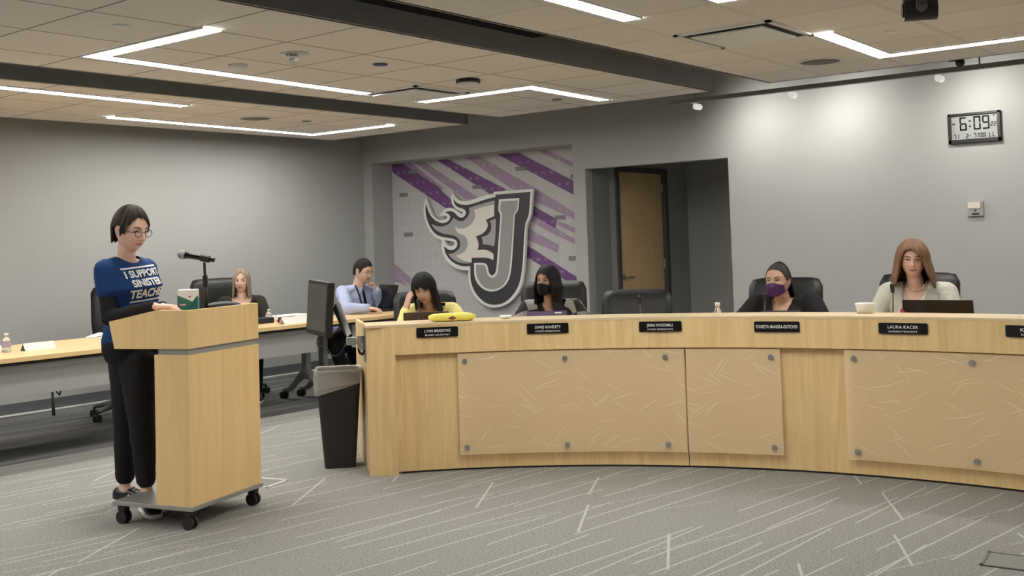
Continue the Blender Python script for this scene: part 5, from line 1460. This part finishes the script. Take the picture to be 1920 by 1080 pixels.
# ---------------------------------------------------------------- 1  the woman at the lectern
sf1 = look(.84, .54); hf1 = look(.86, .50, .22)
J = lambda x, y, d: dp(x, y, d)
Rw, Lw = J(289, 575, 5.72), J(305, 575, 5.93)
P1 = figure('standing woman in a blue lettered t-shirt and black trousers speaking at the lectern', J(236, 487, 6.05), J(253, 662, 6.05), sf1, J(245, 431, 6.01), hf1,
    skin=SK1, s=1.0, hs=1.05, nose=1.15, bust=1.3, sh={'R': J(199, 508, 5.93), 'L': J(273, 506, 6.16)}, el={'R': J(205, 596, 5.86), 'L': J(283, 594, 6.16)}, wr_={'R': Rw, 'L': Lw},
    hands={'R': dict(d=look(.95, -.1, .02), pn=V(0, 0, -1), curl=.62, s=1.0), 'L': dict(d=look(.85, .3, .05), pn=V(0, 0, -1), curl=.5)},
    legs={'R': (J(258, 682, 5.98), J(266, 792, 5.88), J(275, 915, 5.85)), 'L': (J(240, 682, 6.12), J(237, 795, 6.09), J(234, 908, 6.08))},
    feet={'R': look(.55, .85), 'L': look(.95, .15)}, eyes_open=.55, shw=.16)
F = P1
blue = cloth('blue_tshirt_cotton', (.010,.038,.135)); white_ink = mat('white_print', (.72,.72,.70), .7)
def k1(p):
    f, l, u = loc(F, p)
    return not (u > -.045+.25*(f < 0)*0 and (f*f+l*l) < (.075 if f > 0 else .06)**2 and u > -.055) and p.z > .915
garment(F, 'undershirt', BLK, off=.004, fore_t=.96, keep=lambda p: (p-F.N).length > .17 and p.z > .98, wr=.004, solid=.002)
ts = garment(F, 'tshirt', blue, off=.012, sleeve_t=.42, keep=k1, wr=.005, seed=3, armr=1.12, extra=[ell(F.C(.705, .062)+F.sx*.068, .060), ell(F.C(.705, .062)-F.sx*.068, .060)])
vs, fs = [], []
for body, sz, y0, x0 in (('I SUPPORT', .054, .048, -.100), ('SINISTER', .054, -.004, -.080), ('TEACHERS', .062, -.064, -.098)):
    tv, tf = text_geo(body, sz, .030, align='LEFT', spacing=1.0); k0 = len(vs)
    vs += [(v.x*.92+x0, v.y+y0) for v in tv]; fs += [[i+k0 for i in f] for f in tf]
project(F, ts, vs, fs, 'shirt_lettering', white_ink, off=.0016, thick=.0007, origin=F.C(.72)+F.up*.0, sub=1, parent=F.root)
vs, fs = [], []
for y, xa_, xb_ in ((.104, -.105, .13), (-.080, -.090, .14)):
    vs, fs = [], []; k0 = 0; n = 24
    for i in range(n+1):
        x = xa_+(xb_-xa_)*i/n; vs += [(x, y), (x, y-.008)]
        if i < n: fs.append((k0+2*i, k0+2*i+1, k0+2*i+3, k0+2*i+2))
    project(F, ts, vs, fs, 'printed_bar', white_ink, off=.0016, thick=.0007, origin=F.C(.72))
trousers(F, BLK, off=.016, t_low=.86)
def shoe(F, q, fd, laces=True):
    an = Vector(F.legs[q][2]); fd = Vector(fd).normalized(); sd_ = V(-fd.y, fd.x, 0); O_ = F.org
    def sec(u, hw, z0, z1): return u, hw, z0, z1
    S_ = [(-.065, .020, .02, .075), (-.05, .032, .02, .088), (-.01, .035, .02, .080), (.04, .037, .02, .085), (.09, .043, .02, .066), (.14, .044, .02, .052), (.175, .034, .02, .044), (.190, .018, .02, .034)]
    b0 = V(an.x, an.y, 0) - O_
    def lofted(S2, n=20, ex=2.6):
        vs, fs = [], []
        for u, hw, z0, z1 in S2:
            for k in range(n):
                a = 2*PI*k/n; ca, sa = math.cos(a), math.sin(a); zc_, hz = (z0+z1)/2, (z1-z0)/2
                vs.append(b0+fd*u+sd_*(hw*math.copysign(abs(ca)**(2/ex), ca))+V(0, 0, zc_+hz*math.copysign(abs(sa)**(2/ex), sa)))
        fs = [(i*n+k, i*n+(k+1) % n, (i+1)*n+(k+1) % n, (i+1)*n+k) for i in range(len(S2)-1) for k in range(n)]
        fs += [list(range(n))[::-1], [(len(S2)-1)*n+k for k in range(n)]]
        return vs, fs
    up_ = MB(); up_.add(*lofted([(u, hw, .018, z1) for u, hw, z0, z1 in S_]), smooth=True)
    sh_ = up_.build('shoe', mat('black_shoe_leather', (.012,.012,.012), .35), F.root)
    sl = MB(); sl.add(*lofted([(u*1.03, hw*1.06+.002, 0, .024) for u, hw, z0, z1 in S_], ex=4), smooth=True); sl.build('sole', M['white'], sh_)
    if laces:
        lc = MB()
        for u in (.05, .068, .086): lc.tube([b0+fd*u-sd_*.022+V(0, 0, .080-(u-.05)*.5), b0+fd*u+V(0, 0, .090-(u-.05)*.55), b0+fd*u+sd_*.022+V(0, 0, .080-(u-.05)*.5)], .0022, n=6)
        lc.build('laces', M['black'], sh_)
    st = MB(); pts = []
    for k in range(10):
        r_ = .013 if k % 2 == 0 else .0055; a = PI/2+k*PI/5; pts.append(b0+fd*(.045+r_*math.cos(a))-sd_*.0385+V(0, 0, .048+r_*math.sin(a)))
    st.prism([pts], -sd_*.0015); st.build('star_patch', M['white'], sh_)
shoe(F, 'R', look(.55, .85)); shoe(F, 'L', look(.95, .15))
h1 = hair_mat('hair_dark_brown', (.012,.008,.006), (.050,.032,.020))
hair(F, h1, lerpz([(-180, -.085), (-130, -.080), (-116, -.045), (-106, .012), (-84, .026), (-76, -.022), (-66, -.020), (-56, .030), (-40, .066), (-20, .086), (0, .084), (20, .066), (40, .045), (60, .0), (75, -.02), (85, .02), (100, .02), (120, -.05), (180, -.085)]),
     a=.114, b=.087, c=.136, rough=.008, tip=.014, flare=lambda az, f: -.16*f, seed=1, thick=.014)
glasses(F, M['blackg'], r=.0225, thick=.0016, squash=.9, zc=0)

# ---------------------------------------------------------------- seated people
def seated(label, head_px, Rh, sf, hf, N_off, **k):
    hc = onarc(head_px[0], head_px[1], Rh) if Rh > 0 else at(head_px[0], head_px[1], 0, Rh)
    Nn = hc + N_off
    lean = k.pop('lean', V(0, 0, 0)); hip_z = k.pop('hip_z', .56)
    P_ = V(Nn.x, Nn.y, hip_z) - Vector((sf.x, sf.y, 0)).normalized()*.07 - lean
    sd_ = V(-sf.y, sf.x, 0).normalized(); fw = V(sf.x, sf.y, 0).normalized()
    hips = {q: (P_ + sd_*(.09*g_) + fw*.04 - V(0, 0, .0), P_ + sd_*(.12*g_) + fw*.42 - V(0, 0, .03), V(P_.x, P_.y, .09) + sd_*(.12*g_) + fw*.40) for q, g_ in (('R', -1), ('L', 1))}
    arms = k.pop('arms')
    el, wr_, hd = {}, {}, {}
    for q, A_ in arms.items():
        def W_(p): return p if isinstance(p, Vector) else Nn + fw*p[0] + sd_*p[1] + V(0, 0, p[2])
        el[q], wr_[q] = W_(A_['e']), W_(A_['w']); hd[q] = dict(A_['h'])
        for kk in ('d', 'pn'):
            v = hd[q][kk]
            if not isinstance(v, Vector): hd[q][kk] = fw*v[0]+sd_*v[1]+V(0, 0, v[2])
    return figure(label, Nn, P_, sf, hc, hf, el=el, wr_=wr_, hands=hd, legs=k.pop('legs', hips), feet={'R': fw, 'L': fw}, **k)
def inward(px, py, R):
    p = onarc(px, py, R); return (V(DC.x, DC.y, 0)-V(p.x, p.y, 0)).normalized()
def desk_arms(zw=.80, Nz=1.0, w=.15, f=.30):
    return {q: dict(e=(.10, sg*.25, zw-Nz+.02), w=(f, sg*w, zw-Nz), h=dict(d=(.9, -sg*.35, -.05), pn=(0, 0, -1), curl=.45)) for q, sg in (('R', -1), ('L', 1))}
def slip(F, fd_): 
    for q in ('R', 'L'): shoe(F, q, fd_, laces=False)
dark_trousers = cloth('dark_trousers', (.014,.015,.02))

# 2  woman with long blond hair at the side table
x2 = -8.42; sf2 = look(.25, .95); hf2 = look(.10, 1, .03)
P2 = seated('blond woman in a dark jacket seated at the side table behind the lectern', (453, 527), x2, sf2, hf2, V(0, 0, -.175)-sf2*.02, skin=SK2, s=.98, hs=.98, iris=mat('iris_grey', (.06,.06,.05), .2),
    arms={'R': dict(e=(.10, -.26, -.20), w=(.26, -.02, -.205), h=dict(d=(.6, .75, 0), pn=(0, 0, -1), curl=.5)), 'L': dict(e=(.12, .24, -.22), w=(.34, .14, -.215), h=dict(d=(.9, -.2, .3), pn=(0, -.9, -.3), curl=.7))}, brow=mat('brow_blond', (.10,.065,.04), .8), shw=.165)
F = P2; olive = cloth('dark_olive_jacket', (.022,.024,.016))
garment(F, 'blouse', cloth('grey_blouse', (.25,.23,.22)), off=.003, sleeves=(), keep=lambda p: (lambda a: not (a[0] > 0 and a[2] > -.12+abs(a[1])*1.2) and p.z > .55)(loc(P2, p)), wr=.002)
garment(F, 'jacket', olive, off=.014, shoulder=.006, keep=lambda p: (lambda a: not (a[0] > -.02 and a[2] > -.19+abs(a[1])*2.2) and not ((p-P2.N+P2.up*-.02).length < .062))(loc(P2, p)), wr=.006)
trousers(F, dark_trousers, off=.012, t_low=.97); slip(F, V(sf2.x, sf2.y, 0))
hb = hair_mat('hair_ash_blond', (.16,.12,.085), (.48,.40,.30))
hair(F, hb, lerpz([(-180, -.17), (-100, -.175), (-62, -.165), (-52, -.15), (-44, .02), (-25, .072), (0, .092), (25, .075), (44, .02), (52, -.15), (62, -.165), (100, -.175), (180, -.17)]), a=.112, b=.088, c=.131, flare=lambda az, f: -.03*f+.06*f*(abs(az) < 120), seed=2, part=.006, rough=.004)

# 3  man in a light blue shirt
x3 = -8.02; sf3 = look(.80, .60, .22); hf3 = look(.82, .55, .28)
man_l = {'R': dict(e=at(650, 580, 0, -7.83), w=at(688, 577.5, 0, -7.62), h=dict(d=look(.95, .15, .10), pn=V(0, 0, -1), curl=.45)),
         'L': dict(e=at(716, 585, 0, -8.02), w=at(706, 545, 0, -7.95), h=dict(d=look(-.35, .25, -.9), pn=look(-.9, .1, .2), curl=1.15))}
nz3 = at(680, 508, 0, x3)
wm = V(nz3.x, nz3.y, 0)
P3 = seated('man in a light blue shirt and dark tie with his fist at his mouth', (681, 508), x3, sf3, hf3, V(0, 0, -.170)-V(sf3.x, sf3.y, 0)*.08, skin=SK2, s=1.05, hs=.98, male=True, jaw=.8, arms=man_l, hip_z=.52, lean=V(sf3.x, sf3.y, 0)*.12,
    legs={q: (V(nz3.x, nz3.y, .52)+look(.8, .6)*-.15+look(-.6, .8)*w_, at(kx, ky, 0, xk), at(ax_, ay_, 0, xa2)) for q, w_, kx, ky, xk, ax_, ay_, xa2 in (('R', .09, 628, 645, -7.62, 645, 700, -7.7), ('L', -.09, 660, 640, -7.8, 672, 705, -7.9))}, eyes_open=.6)
F = P3; lb = cloth('light_blue_shirt', (.40,.44,.62), bump=.5, scale=30)
garment(F, 'shirt', lb, off=.012, keep=lambda p: not ((p-P3.N).length < .070 and (p-P3.N).dot(P3.up) > -.02), wr=.012, seed=8, armr=1.2)
cl = MB(); 
for sg in (-1, 1):
    a0 = F.N+F.up*.045-F.org; 
    cl.prism([[a0+F.sx*sg*.062-F.sf*.01, a0+F.sf*.062+F.sx*sg*.012-F.up*.02, a0+F.sf*.088+F.sx*sg*.045-F.up*.075, a0+F.sx*sg*.078+F.sf*.01-F.up*.035]], (F.sf*.003))
cl.build('collar', lb, F.root)
sh3 = [c for c in children(F.root) if c.name.startswith('shirt')][0]
navy = cloth('navy_tie', (.012,.014,.030))
tp = [(-.012, .02), (.012, .02), (.014, -.01), (.030, -.26), (0, -.30), (-.030, -.26), (-.014, -.01)]
from mathutils.geometry import tessellate_polygon as _tp
project(F, sh3, tp, [list(t) for t in _tp([[V(a, b, 0) for a, b in tp]])], 'tie', navy, off=.004, thick=.006, origin=F.N-F.up*.02, sub=1, reach=.19)
for sg in (-1,):
    v_, f_ = strip([(sg*.075, .03), (sg*.060, -.08), (sg*.035, -.22), (0, -.30)], .016); project(F, sh3, v_, f_, 'lanyard', cloth('dark_purple_lanyard', (.02,.015,.04)), off=.006, thick=.002, origin=F.N, reach=.19)
trousers(F, dark_trousers, off=.014, t_low=.97); slip(F, look(.9, .3))
hm = hair_mat('hair_near_black', (.008,.006,.005), (.035,.026,.020))
hair(F, hm, lerpz([(0, .074), (25, .071), (42, .055), (56, .042), (66, .012), (74, -.020), (82, .026), (104, .022), (116, -.045), (180, -.068)]), a=.108, b=.082, c=.129, tip=.005, rough=.003, seed=4, thick=.012, flare=lambda az, f: -.14*f)
glasses(F, M['dkmetal'], r=.019, thick=.0012, squash=.7)

# 4  woman in the yellow jacket, cheek on her hand
i4 = inward(795, 560, 5.0); sf4 = (i4+look(-.15, .3)*.3).normalized(); hf4 = look(-.10, .95, .30)
hc4 = onarc(795, 541, 4.92); up4 = (V(0, 0, 1)-RH*.14).normalized()
e4, w4 = onarc(754, 594, 4.76), onarc(773, 577, 4.84)
P4 = seated('woman with long black hair in a yellow jacket resting her cheek on her hand', (795, 541), 4.92, sf4, hf4, V(0, 0, -.142)+RH*.035-V(sf4.x, sf4.y, 0)*.09, hup=up4, skin=SK4, s=.94, hs=.96, nose=.75,
    arms={'R': dict(e=V(e4.x, e4.y, .80), w=onarc(761, 586, 4.88), h=dict(d=(V(0, 0, 1)*.97+RH*.20+FH*.05), pn=RH*.80+FH*.5, curl=.20, thumb=.2)), 'L': dict(e=(.12, .25, -.17), w=(.22, .10, -.19), h=dict(d=(.9, -.3, 0), pn=(0, 0, -1), curl=.5))}, eyes_open=.45, shw=.155, brow=MBROW)
F = P4; yel = cloth('pale_yellow_jacket', (.78,.68,.27), bump=.4, scale=40)
garment(F, 'top', BLK, off=.003, sleeves=(), keep=lambda p: (lambda a: not (a[0] > 0 and a[2] > -.13+abs(a[1])*1.0))(loc(P4, p)), wr=.001)
garment(F, 'jacket', yel, off=.016, shoulder=.010, keep=lambda p: (lambda a: not (a[0] > -.01 and a[2] > -.22+abs(a[1])*2.4) and not ((p-P4.N+P4.up*-.02).length < .062))(loc(P4, p)), wr=.009, armr=1.15, fore_t=.90, seed=12)
trousers(F, dark_trousers, off=.012, t_low=.97); slip(F, V(sf4.x, sf4.y, 0))
hk = hair_mat('hair_black', (.003,.003,.004), (.014,.013,.014), .42)
hair(F, hk, lerpz([(-180, -.20), (-120, -.20), (-75, -.17), (-64, -.15), (-50, .0), (-40, .030), (-20, .034), (0, .045), (20, .022), (40, .018), (48, -.05), (56, -.20), (90, -.23), (180, -.20)]), a=.117, b=.099, c=.133, flare=lambda az, f: .05*f-.005, seed=5, rough=.004, tip=.012)

# 5  girl in the black mask
i5 = inward(1035, 560, 5.1); sf5 = i5; hf5 = look(-.55, .85, .02)
P5 = seated('girl with long black hair, black face mask and a checked grey and black jacket', (1027, 527), 4.98, sf5, hf5, V(0, 0, -.170)-V(sf5.x, sf5.y, 0)*.04+RH*.015, skin=SK3, s=.95, hs=.95, mask=True, eyes_open=1.1,
    arms={'R': dict(e=(.10, -.27, -.19), w=(.30, -.14, -.20), h=dict(d=(.9, .3, 0), pn=(0, 0, -1), curl=.5)), 'L': dict(e=(.10, .28, -.19), w=(.30, .15, -.20), h=dict(d=(.9, -.3, 0), pn=(0, 0, -1), curl=.5))}, shw=.165)
F = P5
def plaid():
    m = bpy.data.materials.new('checked_wool'); nt, N, L, b = nodes(m); tc = N.new('ShaderNodeTexCoord')
    mp = N.new('ShaderNodeMapping'); mp.inputs['Rotation'].default_value = (.3, .5, .75); mp.inputs['Scale'].default_value = (1, 1, 1); L.new(tc.outputs['Object'], mp.inputs['Vector'])
    ch = N.new('ShaderNodeTexChecker'); ch.inputs['Scale'].default_value = 9.5; ch.inputs[1].default_value = (.26,.25,.235, 1); ch.inputs[2].default_value = (.012,.012,.013, 1); L.new(mp.outputs[0], ch.inputs['Vector'])
    L.new(ch.outputs[0], b.inputs['Base Color']); b.inputs['Roughness'].default_value = .9; return m
garment(F, 'top', BLK, off=.003, sleeves=(), keep=lambda p: (lambda a: not (a[0] > 0 and a[2] > -.11+abs(a[1])*2.0))(loc(P5, p)), wr=.001)
pj = garment(F, 'jacket', plaid(), off=.018, shoulder=.012, keep=lambda p: (lambda a: not (a[0] > -.01 and a[2] > -.24+abs(a[1])*2.6) and not ((p-P5.N+P5.up*-.02).length < .062))(loc(P5, p)), wr=.008, armr=1.2, seed=22)
trousers(F, dark_trousers, off=.012, t_low=.97); slip(F, V(sf5.x, sf5.y, 0))
hair(F, hk, lerpz([(-180, -.26), (-110, -.27), (-70, -.26), (-58, -.24), (-50, .02), (-30, .055), (0, .070), (25, .050), (42, .0), (50, -.24), (70, -.27), (110, -.28), (180, -.26)]), a=.116, b=.094, c=.135, flare=lambda az, f: .10*f+.01*math.sin(f*30), seed=6, rough=.006, tip=.02, part=.006, wave=.003)
surf_mask(F, cloth('black_mask_cloth', (.008,.008,.010)))

# 6  person in the purple mask
i6 = inward(1462, 560, 5.1); sf6 = (i6+look(-.4, .3)*.5).normalized(); hf6 = look(-.62, .80, -.02)
P6 = seated('person in a black v-neck top with a dark purple face mask and hair tied back', (1459, 527), 4.95, sf6, hf6, V(0, 0, -.140)-V(sf6.x, sf6.y, 0)*.06+RH*.015, hup=(V(0,0,1)-RH*.05).normalized(), skin=SK5, s=1.03, hs=.95, mask=True, fat=.13, iris=MIRIS,
    arms={'R': dict(e=(.14, -.31, -.18), w=(.36, -.20, -.22), h=dict(d=(.9, .4, 0), pn=(0, 0, -1), curl=.5)), 'L': dict(e=(.10, .31, -.18), w=(.34, .18, -.22), h=dict(d=(.9, -.4, 0), pn=(0, 0, -1), curl=.5))}, shw=.175)
F = P6
garment(F, 'sweater', BLK, off=.014, shoulder=.014, keep=lambda p: (lambda a: not (a[0] > -.01 and a[2] > -.150+abs(a[1])*2.3) and not ((p-P6.N+P6.up*-.02).length < .062))(loc(P6, p)), wr=.007, armr=1.35, seed=31)
trousers(F, dark_trousers, off=.012, t_low=.97); slip(F, V(sf6.x, sf6.y, 0))
hg = hair_mat('hair_black_greying', (.010,.010,.011), (.05,.048,.046))
hair(F, hg, lerpz([(0, .086), (30, .080), (48, .062), (62, .03), (74, .0), (84, .02), (100, .015), (112, -.03), (125, -.16), (150, -.19), (180, -.20)]), a=.108, b=.084, c=.126, seed=7, rough=.003, thick=.010, tip=.008, flare=lambda az, f: .20*f*(abs(az) > 105), name='hair')
ban = MB(); ban.tube([F.HM @ V(-.012-.02*math.cos(t), .0905*math.sin(t), -.02+.152*math.cos(t)*.98)-F.org for t in [(-75+150*k/24)*PI/180 for k in range(25)]], .0055, n=8); ban.build('headband', M['black'], F.root)
pm_ = mat('purple_sequin_mask', (.055,.008,.085), .32, bump=.8, bscale=350, var=.3, vscale=120)
surf_mask(F, pm_)

# 7  woman in the light grey jacket
i7 = inward(1712, 540, 5.1); sf7 = (i7+look(-.2, .3)*.2).normalized(); hf7 = look(-.36, 1, .02)
P7 = seated('woman with shoulder length auburn hair, glasses and a light grey jacket', (1711, 488), 4.98, sf7, hf7, V(0, 0, -.172)-V(sf7.x, sf7.y, 0)*.04+RH*.01, hup=(V(0,0,1)+RH*.03).normalized(), skin=SK1, s=1.0, hs=.98, iris=mat('iris_blue_grey', (.05,.06,.07), .2),
    arms=desk_arms(.80, 1.03, .16, .17), shw=.172, brow=mat('brow_brown', (.10,.055,.035), .8), eyes_open=.8)
F = P7; lg = cloth('light_grey_blazer', (.46,.45,.40), bump=.4, scale=40); wsh = cloth('white_shirt', (.75,.74,.71))
garment(F, 'shirt', wsh, off=.003, sleeves=(), keep=lambda p: (lambda a: not (a[0] > 0 and a[2] > -.13+abs(a[1])*1.7) and not ((p-P7.N).length < .07))(loc(P7, p)), wr=.002)
bz = garment(F, 'jacket', lg, off=.016, shoulder=.010, keep=lambda p: (lambda a: not (a[0] > -.01 and a[2] > -.34+abs(a[1])*4.6) and not ((p-P7.N+P7.up*-.02).length < .062))(loc(P7, p)), wr=.006, armr=1.12, seed=41)
for sg in (-1, 1):
    lp_ = [(sg*.070, .0), (sg*.100, -.045), (sg*.118, -.105), (sg*.085, -.115), (sg*.090, -.150), (sg*.030, -.27), (sg*.020, -.25), (sg*.045, -.12)]
    if sg < 0: lp_ = lp_[::-1]
    project(F, bz, lp_, [list(t) for t in _tp([[V(a, b, 0) for a, b in lp_]])], 'lapel', lg, off=.003, thick=.006, origin=F.N, sub=1)
sh7 = [c for c in children(F.root) if c.name.startswith('shirt')][-1]
v_, f_ = strip([(-.055, .0), (-.045, -.08), (-.030, -.20), (-.010, -.30)], .014); project(F, bz, v_, f_, 'lanyard', cloth('purple_lanyard', (.035,.02,.06)), off=.006, thick=.002, origin=F.N)
pr_ = MB()
for k in range(21):
    a = (-100+200*k/20)*PI/180; p = F.N+F.up*(.030-.040*math.cos(a/1.1))+F.sf*(.068*math.cos(a)+.004)+F.sx*(.062*math.sin(a)); pr_.sphere(p-F.org, .0042, 8, 6)
pr_.build('pearl_necklace', mat('pearl', (.72,.68,.62), .25), F.root)
trousers(F, dark_trousers, off=.012, t_low=.97); slip(F, V(sf7.x, sf7.y, 0))
ha = hair_mat('hair_auburn', (.11,.052,.028), (.29,.165,.090))
hair(F, ha, lerpz([(-180, -.155), (-100, -.165), (-62, -.16), (-52, -.14), (-44, .01), (-30, .062), (-14, .078), (4, .066), (20, .040), (34, .0), (42, -.10), (62, -.17), (100, -.175), (180, -.155)]), a=.124, b=.110, c=.143, flare=lambda az, f: (.30*f-.9*f*f)*(1.35 if az > 0 else .8), seed=9, rough=.008, tip=.014, thick=.020)
glasses(F, mat('gold_rim', (.30,.20,.12), .3, metal=.7), r=.020, thick=.0010, squash=.72)
cam = bpy.data.cameras.new('camera'); co = bpy.data.objects.new('camera', cam); COL.objects.link(co)
cam.sensor_width = 36; cam.lens = F_PX/1920*36; cam.shift_y = -(540-CY)/1920
cam.clip_start = .05; cam.clip_end = 60
co.matrix_world = frame_m(CAM, AR, -AD, -AF)
S.camera = co
w = bpy.data.worlds.new('World'); S.world = w; w.use_nodes = True
w.node_tree.nodes['Background'].inputs[0].default_value = (.5, .5, .5, 1); w.node_tree.nodes['Background'].inputs[1].default_value = .05
S.view_settings.view_transform = 'Standard'; S.view_settings.look = 'None'; S.view_settings.gamma = 1; S.view_settings.exposure = .66
